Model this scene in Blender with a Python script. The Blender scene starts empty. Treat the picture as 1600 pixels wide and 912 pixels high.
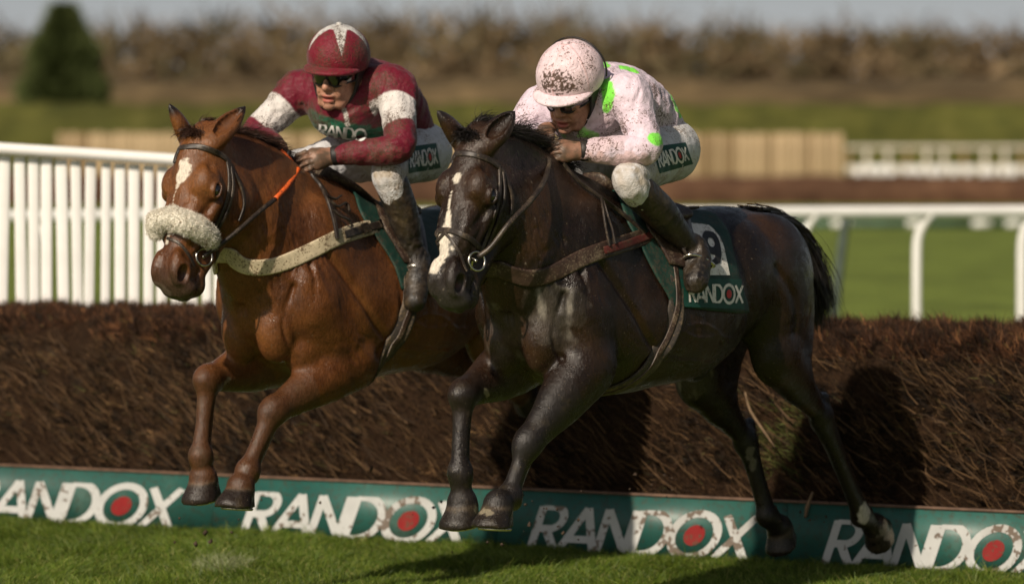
import bpy, math, random, time
HRES = 0.006
import numpy as np
from mathutils import Vector, Matrix
from mathutils.bvhtree import BVHTree
T0 = time.time()
rng = np.random.default_rng(7)
random.seed(7)
scene = bpy.context.scene
COL = scene.collection
# ------------------------------------------------------------------ camera, sky, sun
F = 5520.0          # focal length in photograph pixels (1600 wide)
CX, HY = 800.0, 250.0
EYE = 1.61          # camera height
cam_d = bpy.data.cameras.new("camera")
cam = bpy.data.objects.new("camera", cam_d); COL.objects.link(cam)
cam.location = (0, 0, EYE); cam.rotation_euler = (math.radians(90), 0, 0)
cam_d.sensor_width = 36.0; cam_d.lens = F/1600*36.0
cam_d.shift_y = -(456-HY)/1600.0
cam_d.clip_start = 0.1; cam_d.clip_end = 3000
cam_d.dof.use_dof = True; cam_d.dof.focus_distance = 12.0
cam_d.dof.aperture_fstop = cam_d.lens/1000/0.058
cam_d.dof.aperture_blades = 0
scene.camera = cam
SUN_EL, SUN_AZ = math.radians(35), math.radians(29)   # sun behind the camera, 29 deg to its left
w = bpy.data.worlds.new("World"); scene.world = w; w.use_nodes = True
nt = w.node_tree; nt.nodes.clear()
sky = nt.nodes.new('ShaderNodeTexSky'); sky.sky_type = 'NISHITA'; sky.sun_disc = False
sky.sun_elevation = SUN_EL; sky.sun_rotation = math.radians(180+29)
sky.air_density = 1.0; sky.dust_density = 3.0; sky.ozone_density = 1.0
bg = nt.nodes.new('ShaderNodeBackground'); bg.inputs[1].default_value = 0.05
wo = nt.nodes.new('ShaderNodeOutputWorld')
tcw = nt.nodes.new('ShaderNodeTexCoord'); sx = nt.nodes.new('ShaderNodeSeparateXYZ'); nt.links.new(tcw.outputs['Generated'], sx.inputs[0])
hr = nt.nodes.new('ShaderNodeValToRGB'); hr.color_ramp.elements[0].position = 0.0; hr.color_ramp.elements[0].color = (9.6, 10.0, 10.6, 1)     # pale winter haze low on the horizon
hr.color_ramp.elements[1].position = .105; hr.color_ramp.elements[1].color = (0, 0, 0, 1); nt.links.new(sx.outputs[2], hr.inputs[0])
ad = nt.nodes.new('ShaderNodeMix'); ad.data_type = 'RGBA'; ad.blend_type = 'ADD'; ad.inputs[0].default_value = 1.0
hs_ = nt.nodes.new('ShaderNodeHueSaturation'); hs_.inputs['Saturation'].default_value = .6     # thin winter cloud takes the blue out of the sky
nt.links.new(sky.outputs[0], hs_.inputs['Color']); nt.links.new(hs_.outputs[0], ad.inputs[6]); nt.links.new(hr.outputs[0], ad.inputs[7]); nt.links.new(ad.outputs[2], bg.inputs[0]); nt.links.new(bg.outputs[0], wo.inputs[0])
sd = bpy.data.lights.new("sun", 'SUN'); sd.energy = 5.0; sd.angle = math.radians(0.9); sd.color = (1.0, 0.87, 0.71)
sun = bpy.data.objects.new("sun", sd); COL.objects.link(sun)
ldir = Vector((math.sin(SUN_AZ)*math.cos(SUN_EL), math.cos(SUN_AZ)*math.cos(SUN_EL), -math.sin(SUN_EL)))  # travel direction
sun.rotation_euler = ldir.to_track_quat('-Z', 'Y').to_euler(); sun.location = (-5, -8, 8)
vs = scene.view_settings; vs.view_transform = 'Standard'; vs.look = 'None'; vs.exposure = -0.06; vs.gamma = 1.0
scene.cycles.use_denoising = True
scene.cycles.max_bounces = 5
scene.render.film_transparent = False

# ------------------------------------------------------------------ helpers
def PT(px, py, d):
    "world point seen at photograph pixel (px,py) at distance d"
    return np.array([(px-CX)/F*d, d, EYE-(py-HY)/F*d])

def prop(o, label=None, cat=None, group=None, kind=None):
    if label: o['label'] = label
    if cat: o['category'] = cat
    if group: o['group'] = group
    if kind: o['kind'] = kind
    return o

def empty(name, loc=(0,0,0), rz=0.0, label=None, cat=None, group=None):
    o = bpy.data.objects.new(name, None); COL.objects.link(o)
    o.location = loc; o.rotation_euler = (0, 0, rz); o.empty_display_size = .1
    return prop(o, label, cat, group)

def mesh_np(name, V, faces, mat=None, parent=None, smooth=True, attrs=None, mats=None, midx=None):
    """V (n,3); faces: (m,k) int array or list of such arrays"""
    if not isinstance(faces, (list, tuple)): faces = [faces]
    faces = [np.asarray(f, dtype=np.int32) for f in faces if len(f)]
    V = np.asarray(V, dtype=np.float32)
    me = bpy.data.meshes.new(name)
    me.vertices.add(len(V)); me.vertices.foreach_set('co', V.ravel())
    loops = np.concatenate([f.ravel() for f in faces])
    sizes = np.concatenate([np.full(len(f), f.shape[1], dtype=np.int32) for f in faces])
    starts = np.concatenate([[0], np.cumsum(sizes)[:-1]]).astype(np.int32)
    me.loops.add(len(loops)); me.loops.foreach_set('vertex_index', loops)
    me.polygons.add(len(sizes)); me.polygons.foreach_set('loop_start', starts)
    me.polygons.foreach_set('loop_total', sizes)
    if smooth: me.polygons.foreach_set('use_smooth', np.ones(len(sizes), dtype=bool))
    if midx is not None: me.polygons.foreach_set('material_index', np.asarray(midx, dtype=np.int32))
    me.update(calc_edges=True)
    if attrs:
        for k, a in attrs.items():
            a = np.asarray(a, dtype=np.float32)
            if a.ndim == 2:
                at = me.attributes.new(k, 'FLOAT_COLOR', 'POINT')
                c = np.ones((len(V), 4), dtype=np.float32); c[:, :3] = a[:, :3]
                at.data.foreach_set('color', c.ravel())
            else:
                at = me.attributes.new(k, 'FLOAT', 'POINT'); at.data.foreach_set('value', a)
    for m in (mats or ([mat] if mat else [])): me.materials.append(m)
    o = bpy.data.objects.new(name, me); COL.objects.link(o)
    if parent is not None: o.parent = parent
    return o

# hash noise -----------------------------------------------------------------
def _h(i, j, k, seed):
    n = (i*374761393 + j*668265263 + k*2147483647 + seed*1274126177) & 0xffffffff
    n = ((n ^ (n >> 13))*1274126177) & 0xffffffff
    return ((n ^ (n >> 16)) & 0xffff)/65535.0
def noise(P, scale=1.0, seed=0):
    P = np.asarray(P, float)*scale
    i = np.floor(P).astype(np.int64); f = P-i; f = f*f*(3-2*f)
    r = 0
    for a in (0, 1):
        for b in (0, 1):
            for c in (0, 1):
                wgt = (f[:, 0] if a else 1-f[:, 0])*(f[:, 1] if b else 1-f[:, 1])*(f[:, 2] if c else 1-f[:, 2])
                r = r+wgt*_h(i[:, 0]+a, i[:, 1]+b, i[:, 2]+c, seed)
    return r*2-1
def fbm(P, scale, seed=0, oct=3):
    r = 0; a = 1.0; t = 0
    for o in range(oct):
        r = r+a*noise(P, scale*2**o, seed+o*17); t += a; a *= .5
    return r/t
def sstep(a, b, x):
    t = np.clip((x-a)/(b-a), 0, 1); return t*t*(3-2*t)

# signed distance modelling ----------------------------------------------------
def nrm(v): v = np.asarray(v, float); return v/np.linalg.norm(v)
class SDF:
    "list of blended solids in one local frame; evaluated on a grid and turned into one closed mesh"
    def __init__(s): s.P = []
    def ell(s, c, r, R=None, k=.03, sub=False):
        c = np.asarray(c, float); r = np.asarray(r, float); R = np.eye(3) if R is None else np.asarray(R, float)
        ext = np.sqrt(((R*r[:, None])**2).sum(0))   # rows of R are the axes
        def f(p):
            q = (p-c)@R.T; k0 = np.linalg.norm(q/r, axis=1); k1 = np.linalg.norm(q/(r*r), axis=1)
            return k0*(k0-1)/np.maximum(k1, 1e-6)
        s.P.append((f, c-ext, c+ext, k, sub)); return s
    def cone(s, a, b, ra, rb, k=.02, lat=None, wf=1.0, wg=None, cut=None, sub=False):
        a = np.asarray(a, float); b = np.asarray(b, float); ab = b-a; L2 = max(ab@ab, 1e-12)
        wg = wf if wg is None else wg; m = max(ra, rb)*max(1, wf, wg)
        def f(p):
            q = p-a; t = np.clip(q@ab/L2, 0, 1); q = q-t[:, None]*ab
            n2 = (q*q).sum(1)
            if lat is not None:
                ql = q@lat; wt = wf+(wg-wf)*t; n2 = n2-ql*ql+(ql/wt)**2
            d = np.sqrt(np.maximum(n2, 0))-(ra+(rb-ra)*t)
            if cut is not None: d = np.maximum(d, (p-cut[0])@cut[1])
            return d
        s.P.append((f, np.minimum(a, b)-m, np.maximum(a, b)+m, k, sub)); return s
    def tube(s, pts, rad, k=.02, lat=None, wf=None, n=4, sub=False):
        pts = np.asarray(pts, float); N = len(pts); rad = np.asarray(rad, float)
        wf = np.ones(N) if wf is None else (np.full(N, wf) if np.isscalar(wf) else np.asarray(wf, float))
        C = crom(np.column_stack([pts, rad, wf]), n)
        segs = []
        lo = C[:, :3].min(0)-C[:, 3].max()*max(1, C[:, 4].max()); hi = C[:, :3].max(0)+C[:, 3].max()*max(1, C[:, 4].max())
        A = C[:-1]; B = C[1:]
        def f(p):
            best = np.full(len(p), 9.0)
            for a, b in zip(A, B):
                m = max(a[3], b[3])*max(1, a[4])+.07
                l = np.minimum(a[:3], b[:3])-m; h = np.maximum(a[:3], b[:3])+m
                I = np.nonzero(((p > l) & (p < h)).all(1))[0]
                if not len(I): continue
                q = p[I]-a[:3]; ab = b[:3]-a[:3]; t = np.clip(q@ab/max(ab@ab, 1e-12), 0, 1)
                q = q-t[:, None]*ab; n2 = (q*q).sum(1)
                if lat is not None:
                    ql = q@lat; wt = a[4]+(b[4]-a[4])*t; n2 = n2-ql*ql+(ql/wt)**2
                best[I] = np.minimum(best[I], np.sqrt(np.maximum(n2, 0))-(a[3]+(b[3]-a[3])*t))
            return best
        s.P.append((f, lo, hi, k, sub)); return s
    def loft(s, org, ax, tab, k=.02, power=2.2, sub=False):
        """ax rows: station axis, lateral axis, up axis. tab rows: s, top, bottom, halfwidth, egg"""
        tab = np.asarray(tab, float); org = np.asarray(org, float); ax = np.asarray(ax, float)
        S = tab[:, 0]; o = np.argsort(S); tab = tab[o]; S = tab[:, 0]
        g = np.linspace(S[0], S[-1], 160)
        T = np.column_stack([crom1(S, tab[:, i], g) for i in (1, 2, 3, 4)])
        cs = []
        for sx in (S[0], S[-1]):
            for uy in (-1, 1):
                for uz in (tab[:, 1].max(), tab[:, 2].min()):
                    cs.append(org+ax[0]*sx+ax[1]*uy*tab[:, 3].max()*1.3+ax[2]*uz)
        cs = np.array(cs)
        def f(p):
            q = (p-org)@ax.T
            sc = np.clip(q[:, 0], S[0], S[-1]); top, bot, hw, egg = (np.interp(sc, g, T[:, i]) for i in range(4))
            hb = np.maximum((top-bot)/2, .004); cb = (top+bot)/2; v = (q[:, 2]-cb)/hb
            hw = np.maximum(hw*(1+egg*np.clip(v, -1.2, 1.2)), .004)
            rr = (np.abs(q[:, 1]/hw)**power+np.abs(v)**power)**(1/power)
            d = (rr-1)*np.minimum(hw, hb)
            e = np.abs(q[:, 0]-sc)
            return np.where(e > 0, np.maximum(d, 0)+e, d) if True else d
        s.P.append((f, cs.min(0), cs.max(0), k, sub)); return s
    def field(s, h, pad=.03):
        add = [q for q in s.P if not q[4]]
        lo = np.min([q[1] for q in add], 0)-pad; hi = np.max([q[2] for q in add], 0)+pad
        n = np.ceil((hi-lo)/h).astype(int)+1
        Fd = np.full(n, .2, dtype=np.float32)
        for f, l, u, k, sub in s.P:
            m = k*1.3+3*h
            i0 = np.clip(np.floor((l-m-lo)/h).astype(int), 0, n-1); i1 = np.clip(np.ceil((u+m-lo)/h).astype(int)+1, 1, n)
            if (i1 <= i0).any(): continue
            g = [lo[a]+h*np.arange(i0[a], i1[a]) for a in range(3)]
            P = np.stack(np.meshgrid(*g, indexing='ij'), -1).reshape(-1, 3)
            d = f(P).reshape([i1[a]-i0[a] for a in range(3)])
            sl = tuple(slice(i0[a], i1[a]) for a in range(3))
            c = Fd[sl]
            if sub:
                d = -d; hh = np.clip(.5-.5*(c-d)/k, 0, 1); r = c+(d-c)*hh+k*hh*(1-hh)
            else:
                hh = np.clip(.5+.5*(d-c)/k, 0, 1); r = d+(c-d)*hh-k*hh*(1-hh)
            Fd[sl] = r
        return Fd, lo
    def mesh(s, h):
        Fd, lo = s.field(h)
        V, Q = surfnet(Fd); return V*h+lo, Q

def crom(A, n):
    "Catmull-Rom through rows of A, n steps per span"
    A = np.asarray(A, float); P = np.vstack([2*A[0]-A[1], A, 2*A[-1]-A[-2]]); out = []
    for i in range(1, len(P)-2):
        for t in np.arange(n)/n:
            a, b, c, d = P[i-1:i+3]
            out.append(.5*((2*b)+(c-a)*t+(2*a-5*b+4*c-d)*t*t+(3*b-a-3*c+d)*t**3))
    out.append(A[-1]); return np.array(out)
def crom1(x, y, g):
    "monotone-ish cubic interpolation"
    m = np.gradient(y, x); i = np.clip(np.searchsorted(x, g)-1, 0, len(x)-2)
    hx = x[i+1]-x[i]; t = (g-x[i])/hx
    return (2*t**3-3*t**2+1)*y[i]+(t**3-2*t**2+t)*hx*m[i]+(-2*t**3+3*t**2)*y[i+1]+(t**3-t**2)*hx*m[i+1]

def surfnet(Fd):
    S = Fd < 0; n = np.array(Fd.shape)
    c = [(a, b, d) for a in (0, 1) for b in (0, 1) for d in (0, 1)]
    sl = lambda o: tuple(slice(o[a], n[a]-1+o[a]) for a in range(3))
    cnt = np.zeros(n-1, dtype=np.int8)
    for o in c: cnt += S[sl(o)]
    act = np.argwhere((cnt > 0) & (cnt < 8))
    idm = np.full(n-1, -1, dtype=np.int32); idm[tuple(act.T)] = np.arange(len(act))
    Cv = {o: Fd[tuple((act+np.array(o)).T)].astype(np.float64) for o in c}
    acc = np.zeros((len(act), 3)); m = np.zeros(len(act))
    for o in c:
        for ax in range(3):
            if o[ax]: continue
            o2 = list(o); o2[ax] = 1; o2 = tuple(o2)
            a, b = Cv[o], Cv[o2]; x = (a < 0) != (b < 0); t = np.where(x, a/np.where(x, a-b, 1), 0)
            p = np.tile(np.array(o, float), (len(act), 1)); p[:, ax] = t
            acc[x] += p[x]; m[x] += 1
    V = act+acc/m[:, None]
    Q = []
    for ax in range(3):
        b, d = (ax+1) % 3, (ax+2) % 3
        s0 = [slice(None)]*3; s1 = [slice(None)]*3; s0[ax] = slice(0, n[ax]-1); s1[ax] = slice(1, n[ax])
        s0[b] = s1[b] = slice(1, n[b]-1); s0[d] = s1[d] = slice(1, n[d]-1)
        A = S[tuple(s0)]; B = S[tuple(s1)]
        for flip, M in ((0, A & ~B), (1, ~A & B)):
            e = np.argwhere(M); off = np.zeros(3, int); off[b] = 1; off[d] = 1; e = e+off
            eb = np.zeros(3, int); eb[b] = 1; ed = np.zeros(3, int); ed[d] = 1
            q = np.column_stack([idm[tuple((e-eb-ed).T)], idm[tuple((e-ed).T)], idm[tuple(e.T)], idm[tuple((e-eb).T)]])
            Q.append(q[:, ::-1] if flip else q)
    return V, np.vstack(Q)

def vnormals(V, Q):
    a, b, c, d = (V[Q[:, i]] for i in range(4)); n = np.cross(c-a, d-b)
    N = np.zeros_like(V)
    for i in range(4):
        for x in range(3): N[:, x] += np.bincount(Q[:, i], n[:, x], len(V))
    return N/np.maximum(np.linalg.norm(N, axis=1, keepdims=True), 1e-12)
def smoothv(V, Q, it=1, lam=.5):
    n = len(V)
    for _ in range(it):
        S = np.zeros_like(V); C = np.zeros(n)
        for i in range(4):
            for o in (1, 3):
                j = Q[:, (i+o) % 4]; C += np.bincount(Q[:, i], minlength=n)
                for x in range(3): S[:, x] += np.bincount(Q[:, i], V[j, x], n)
        V = V+lam*(S/np.maximum(C, 1)[:, None]-V)
    return V
def polydist(P, line):
    "distance from points to a polyline"
    best = np.full(len(P), 9.0)
    for a, b in zip(line[:-1], line[1:]):
        ab = b-a; t = np.clip((P-a)@ab/max(ab@ab, 1e-12), 0, 1)
        best = np.minimum(best, np.linalg.norm(P-a-t[:, None]*ab, axis=1))
    return best
def groove(V, N, line, width, depth):
    "push a furrow (or a ridge, depth<0) into the surface along a polyline lying near it"
    line = crom(np.asarray(line, float), 4)
    lo = line.min(0)-3*width; hi = line.max(0)+3*width
    I = np.nonzero(((V > lo) & (V < hi)).all(1))[0]
    if len(I): 
        d = polydist(V[I], line); V[I] -= N[I]*(depth*np.exp(-(d/width)**2))[:, None]

# frame of a horse: x forward, y to its left, z up ------------------------------
class Frame:
    def __init__(s, O, theta):
        s.O = np.asarray(O, float); a = math.radians(180+theta); s.rz = a
        s.R = np.array([[math.cos(a), math.sin(a), 0], [-math.sin(a), math.cos(a), 0], [0, 0, 1]])  # rows = axes
        s.cam = s.R@(np.array([0, 0, EYE])-s.O)
    def ray(s, px, py): return nrm(s.R@np.array([(px-CX)/F, 1, -(py-HY)/F]))
    def W(s, px, py, lat=0.0):
        r = s.ray(px, py); return s.cam+r*((lat-s.cam[1])/r[1])
    def loc(s, p): return s.R@(np.asarray(p, float)-s.O)
    def px(s, p):
        w_ = s.O+np.asarray(p, float)@s.R; return CX+w_[0]/w_[1]*F, HY+(EYE-w_[2])/w_[1]*F
    def E(s, name, label, cat, group=None): return empty(name, s.O, s.rz, label, cat, group)

# materials -----------------------------------------------------------------
class NT:
    def __init__(s, name):
        s.m = bpy.data.materials.new(name); s.m.use_nodes = True; s.t = s.m.node_tree; s.t.nodes.clear()
        s.out = s.n('ShaderNodeOutputMaterial'); s.b = s.n('ShaderNodeBsdfPrincipled'); s.l(s.b.outputs[0], s.out.inputs[0])
    def n(s, ty, **kw):
        x = s.t.nodes.new(ty)
        for k, v in kw.items(): setattr(x, k, v)
        return x
    def l(s, a, b): s.t.links.new(a, b)
    def attr(s, name): return s.n('ShaderNodeAttribute', attribute_name=name)
    def noise(s, scale, detail=3, rough=.55, vec=None, dist=0):
        x = s.n('ShaderNodeTexNoise'); x.inputs['Scale'].default_value = scale; x.inputs['Detail'].default_value = detail
        x.inputs['Roughness'].default_value = rough; x.inputs['Distortion'].default_value = dist
        s.l(vec if vec is not None else s.coord(), x.inputs['Vector']); return x.outputs[0]
    def coord(s, scale=None):
        if not hasattr(s, 'tc'): s.tc = s.n('ShaderNodeTexCoord')
        o = s.tc.outputs['Object']
        if scale is not None:
            mp = s.n('ShaderNodeMapping'); mp.inputs['Scale'].default_value = scale; s.l(o, mp.inputs[0]); o = mp.outputs[0]
        return o
    def ramp(s, fac, stops, interp='LINEAR'):
        x = s.n('ShaderNodeValToRGB'); r = x.color_ramp; r.interpolation = interp
        while len(r.elements) < len(stops): r.elements.new(.5)
        for e, (p, c) in zip(r.elements, stops):
            e.position = p; e.color = (c, c, c, 1) if np.isscalar(c) else (*c, 1)
        s.l(fac, x.inputs[0]); return x.outputs[0]
    def mix(s, fac, a, b, mode='MIX'):
        x = s.n('ShaderNodeMix', data_type='RGBA', blend_type=mode)
        for v, i in ((fac, x.inputs[0]), (a, x.inputs[6]), (b, x.inputs[7])):
            if hasattr(v, 'links'): s.l(v, i)
            elif np.isscalar(v): i.default_value = v if i == x.inputs[0] else (v, v, v, 1)
            else: i.default_value = (*v, 1)
        return x.outputs[2]
    def math(s, op, a, b=0.0, clamp=False):
        x = s.n('ShaderNodeMath', operation=op, use_clamp=clamp)
        for v, i in ((a, x.inputs[0]), (b, x.inputs[1])):
            if hasattr(v, 'links'): s.l(v, i)
            else: i.default_value = v
        return x.outputs[0]
    def bump(s, h, strength=.3, dist=.01, prev=None):
        x = s.n('ShaderNodeBump'); x.inputs['Strength'].default_value = strength; x.inputs['Distance'].default_value = dist
        s.l(h, x.inputs['Height'])
        if prev is not None: s.l(prev, x.inputs['Normal'])
        s.l(x.outputs[0], s.b.inputs['Normal']); return x.outputs[0]
    def set(s, **kw):
        for k, v in kw.items():
            k = {'spec': 'Specular IOR Level', 'color': 'Base Color', 'rough': 'Roughness', 'metal': 'Metallic', 'sheen': 'Sheen Weight',
                 'coat': 'Coat Weight', 'coatr': 'Coat Roughness', 'trans': 'Transmission Weight', 'sss': 'Subsurface Weight'}.get(k, k)
            i = s.b.inputs[k]
            if hasattr(v, 'links'): s.l(v, i)
            elif k == 'Base Color': i.default_value = (*v, 1)
            else: i.default_value = v
        return s.m
def simple(name, color, rough=.6, vary=.25, scale=40, bump=.15, bd=.002, spec=.4, metal=0.0, mud=None, mudamt=.5, mudscale=60, **kw):
    "cloth, leather, paint or metal with slight uneven colour, fine relief and optional mud flecks"
    t = NT(name); nz = t.noise(scale, 4)
    dk = tuple(c*(1-vary) for c in color); lt = tuple(min(1, c*(1+vary)) for c in color)
    c = t.ramp(nz, [(.3, dk), (.7, lt)]); r = rough
    if mud is not None:
        fine = t.noise(mudscale, 2, .6); big = t.noise(mudscale/9, 3, .6)
        f = t.math('ADD', fine, t.math('MULTIPLY', big, .55))
        msk = t.ramp(f, [(.955-.13*mudamt-.01, 0.0), (.955-.13*mudamt+.02, 1.0)])
        wash = t.ramp(big, [(.48, 0.0), (.78, .5*mudamt)])
        c = t.mix(wash, c, tuple(m*1.6 for m in mud)); c = t.mix(t.math('MULTIPLY', msk, .85), c, mud)
    t.set(color=c, rough=r, spec=spec, metal=metal, **kw)
    if bump: t.bump(t.noise(scale*6, 3), bump, bd)
    return t.m
# ------------------------------------------------------------------ horses
class Surf:
    "a finished surface in a horse's frame that straps and cloths are laid on"
    def __init__(s, fr, V, Q):
        s.fr = fr; s.bvh = BVHTree.FromPolygons([tuple(v) for v in V.tolist()], Q.tolist())
        s.c = Vector(fr.cam)
    def cast(s, px, py):
        r = Vector(s.fr.ray(px, py)); h = s.bvh.ray_cast(s.c, r)
        if h[0] is None:
            p = s.fr.W(px, py, 0.0); h = s.bvh.find_nearest(Vector(p))
            # nearest surface point to the line of sight
            for _ in range(3):
                t = (h[0]-s.c).dot(r); h = s.bvh.find_nearest(s.c+r*t)
        n = np.array(h[1]); n = -n if n@np.array(r) > 0 else n
        return np.array(h[0]), n
    def near(s, p):
        h = s.bvh.find_nearest(Vector(p)); return np.array(h[0]), np.array(h[1])
    def radial(s, x0, ang, z0, y0=0.0, x1=None):
        d = Vector((0 if x1 is None else x1-x0, math.sin(ang), math.cos(ang)))
        o = Vector((x0, y0, z0)); h = s.bvh.ray_cast(o+d*1.2, -d)
        if h[0] is None: h = s.bvh.find_nearest(o+d*.3)
        return np.array(h[0]), np.array(h[1])

def hoof_parts(S, cor, sole, fwd, r, k=.008):
    ax = nrm(sole-cor); fwd = nrm(fwd-ax*(fwd@ax)); toe = sole+fwd*r*.50
    c0 = cor; S.cone(c0, toe, r*.76, r*1.10, k=k, cut=(sole, ax))
    S.cone(c0-fwd*r*.28, sole-fwd*r*.25, r*.62, r*.78, k=k, cut=(sole-ax*.004, ax))
    return sole, ax, fwd

def folds(V, N, P0, d, amp, scale, seed, stretch=.25):
    "soft creases running along direction d"
    d = nrm(d); q = V-P0; along = q@d; r = q-along[:, None]*d; w_ = fbm(V, scale*.5, seed+5, 2)
    c = r+along[:, None]*d*stretch; s_ = noise(c+w_[:, None]*.02, scale, seed); s2 = noise(c+w_[:, None]*.014, scale*2.1, seed+3)
    return amp*(.9*(1-np.abs(s_)*2)-1.3*np.exp(-(s_/.17)**2)*(.4+.6*np.abs(s2))+.45*(1-np.abs(s2)*2)-.5*np.exp(-(s2/.2)**2))

def build_horse(fr, spec):
    S = SDF(); mx = spec['mx']; M = lambda p: np.array([mx(p[0]), p[1], p[2]])
    yl = np.array([0., 1, 0])
    # barrel
    tab = [(-1.30, 1.26, 1.10, .07, 0), (-1.24, 1.33, 1.06, .14, 0), (-1.13, 1.39, 1.00, .20, 0), (-.98, 1.435, .96, .245, 0), (-.82, 1.44, .93, .26, -.03),
           (-.66, 1.42, .875, .27, -.06), (-.48, 1.405, .83, .285, -.08), (-.30, 1.42, .80, .29, -.12), (-.14, 1.49, .79, .275, -.24), (0, 1.55, .80, .255, -.34),
           (.12, 1.55, .83, .245, -.32), (.24, 1.47, .87, .225, -.2), (.34, 1.36, .93, .185, -.1), (.41, 1.25, .99, .12, 0)]
    tab = [(mx(t[0]),)+t[1:] for t in tab]
    S.loft((0, 0, 0), np.eye(3), tab, k=.02, power=2.15)
    # neck
    nk = spec['neck']; S.tube([p[:3] for p in nk], [p[3] for p in nk], k=.06, lat=yl, wf=[p[4] for p in nk], n=3)
    for sy in (-1, 1):
        E = lambda c, r, rz=None, k=.025: S.ell(M((c[0], c[1]*sy, c[2])), r, rz, k=k)
        def rot(pitch, yaw=0.0):
            a, b = math.radians(pitch), math.radians(yaw*sy)
            Ry = np.array([[math.cos(a), 0, math.sin(a)], [0, 1, 0], [-math.sin(a), 0, math.cos(a)]])
            Rz = np.array([[math.cos(b), math.sin(b), 0], [-math.sin(b), math.cos(b), 0], [0, 0, 1]])
            return Ry@Rz
        E((.12, .150, 1.25), (.14, .075, .24), rot(-28), .06)      # shoulder blade
        E((.02, .185, 1.07), (.16, .078, .17), rot(20), .03)        # triceps
        E((.24, .165, 1.12), (.12, .075, .15), rot(-25), .022)       # point of shoulder
        E((.335, .078, 1.03), (.10, .078, .15), rot(12), .014)       # breast
        E((.23, .115, .93), (.11, .075, .10), rot(20), .016)
        E((.30, .10, 1.19), (.10, .07, .12), rot(-30), .022)
        E((-.40, .15, 1.08), (.36, .14, .24), rot(0), .06)          # ribs
        E((-.80, .165, 1.20), (.17, .11, .17), rot(15), .05)         # hip
        E((-1.02, .155, 1.17), (.23, .125, .24), rot(-20), .04)       # rump
        E((-1.19, .115, 1.10), (.10, .09, .22), rot(-8), .03)
    # front legs: shoulder, elbow, knee, fetlock, hoof
    feet = []; knees = []
    for sy, L in ((1, spec['LF']), (-1, spec['RF'])):
        sh = M((.24, .16*sy, 1.08)); e, kn, ft, hf = (np.array(q, float) for q in L[:4]); 
        S.cone(sh, e, .115, .10, k=.03, lat=yl, wf=.8)
        d = kn-e; u = nrm(d); back = nrm(np.cross(yl, u)); back = back if back[0] < 0 or back[2] < 0 else -back
        side = yl*sy
        S.tube([e-.02*u, e+.18*d, e+.40*d, e+.66*d, e+.88*d, kn], [.108, .104, .092, .072, .056, .050], k=.03, lat=yl, wf=.80, n=4)
        S.ell(e+.30*d-back*.035+side*.012, (.14, .035, .045), np.array([u, np.cross(back, u), back]), k=.018)   # extensor
        S.ell(e+.22*d+back*.045, (.15, .045, .045), np.array([u, np.cross(back, u), back]), k=.02)
        for s2 in (-1, 1): S.ell(kn+yl*.008*s2, (.060, .034, .040), np.array([u, np.cross(back, u), back]), k=.03)
        c = ft-kn; uc = nrm(c); bc = nrm(np.cross(yl, uc)); bc = bc if bc@back > 0 else -bc
        S.ell(kn+bc*.046-u*.005, (.025, .018, .022), np.array([uc, np.cross(bc, uc), bc]), k=.015)
        S.tube([kn, kn+.20*c, kn+.5*c, kn+.8*c, ft], [.047, .039, .0330, .034, .038], k=.022, lat=yl, wf=.86, n=4)
        S.tube([kn+bc*.028, kn+.3*c+bc*.031, kn+.75*c+bc*.029, ft+bc*.026], [.024, .0165, .0165, .025], k=.006, lat=yl, wf=.8, n=4)
        for s2 in (-1, 1): S.ell(ft+yl*.012*s2+bc*.006, (.037, .030, .036), np.array([uc, np.cross(bc, uc), bc]), k=.018)
        S.ell(ft+bc*.034+uc*.012, (.020, .026, .018), np.array([uc, np.cross(bc, uc), bc]), k=.012)
        hd = hf-ft; L5 = np.linalg.norm(hd); uh = hd/L5; cor = ft+hd*.52
        ad = nrm(np.array(L[4], float)) if len(L) > 4 else uh
        sole = cor+ad*.066
        S.tube([ft, ft+hd*.28, cor], [.042, .038, .047], k=.02, lat=yl, wf=.92, n=3)
        S.cone(cor-ad*.012, cor+ad*.004, .050, .052, k=.008)
        fw = -bc if len(L) < 6 else np.array(L[5], float)
        feet.append(hoof_parts(S, cor, sole, fw, .061)+(cor,)); knees.append((kn, u, ft))
    # hind legs: hip, stifle, hock, fetlock, hoof
    hocks = []
    for sy, L in ((1, spec['LH']), (-1, spec['RH'])):
        st, hk, ft, hf = (np.array(q, float) for q in L[:4]); hip = M((-.98, .155*sy, 1.20)); bt = M((-1.17, .135*sy, 1.08))
        S.tube([hip, hip*.5+st*.5+np.array([-.02, 0, 0]), st], [.19, .165, .115], k=.05, lat=yl, wf=.62, n=4)
        d = hk-st; u = nrm(d)
        S.tube([bt, bt*.45+(st+.3*d)*.55+np.array([-.02, 0, 0]), st+.42*d], [.12, .105, .070], k=.05, lat=yl, wf=.68, n=4)
        S.tube([st, st+.3*d, st+.62*d, st+.88*d, hk], [.105, .090, .062, .044, .050], k=.035, lat=yl, wf=.75, n=4)
        c = ft-hk; uc = nrm(c); bc = nrm(np.cross(yl, uc)); bc = bc if bc[0] < 0 else -bc
        pt = hk+bc*.052-uc*.045                                      # point of hock
        S.tube([st+.5*d+bc*.05, st+.8*d+bc*.055, pt], [.018, .016, .026], k=.016, lat=yl, wf=.8, n=3)
        S.tube([pt, hk+.2*c+bc*.034, hk+.5*c+bc*.034, ft+bc*.027], [.026, .021, .0170, .024], k=.007, lat=yl, wf=.85, n=4)
        S.ell(hk, (.065, .036, .052), np.array([uc, np.cross(bc, uc), bc]), k=.018)
        S.tube([hk, hk+.2*c, hk+.5*c, hk+.82*c, ft], [.049, .038, .032, .034, .041], k=.02, lat=yl, wf=.86, n=4)
        S.ell(ft+bc*.030+uc*.01, (.026, .030, .024), np.array([uc, np.cross(bc, uc), bc]), k=.012)
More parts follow.
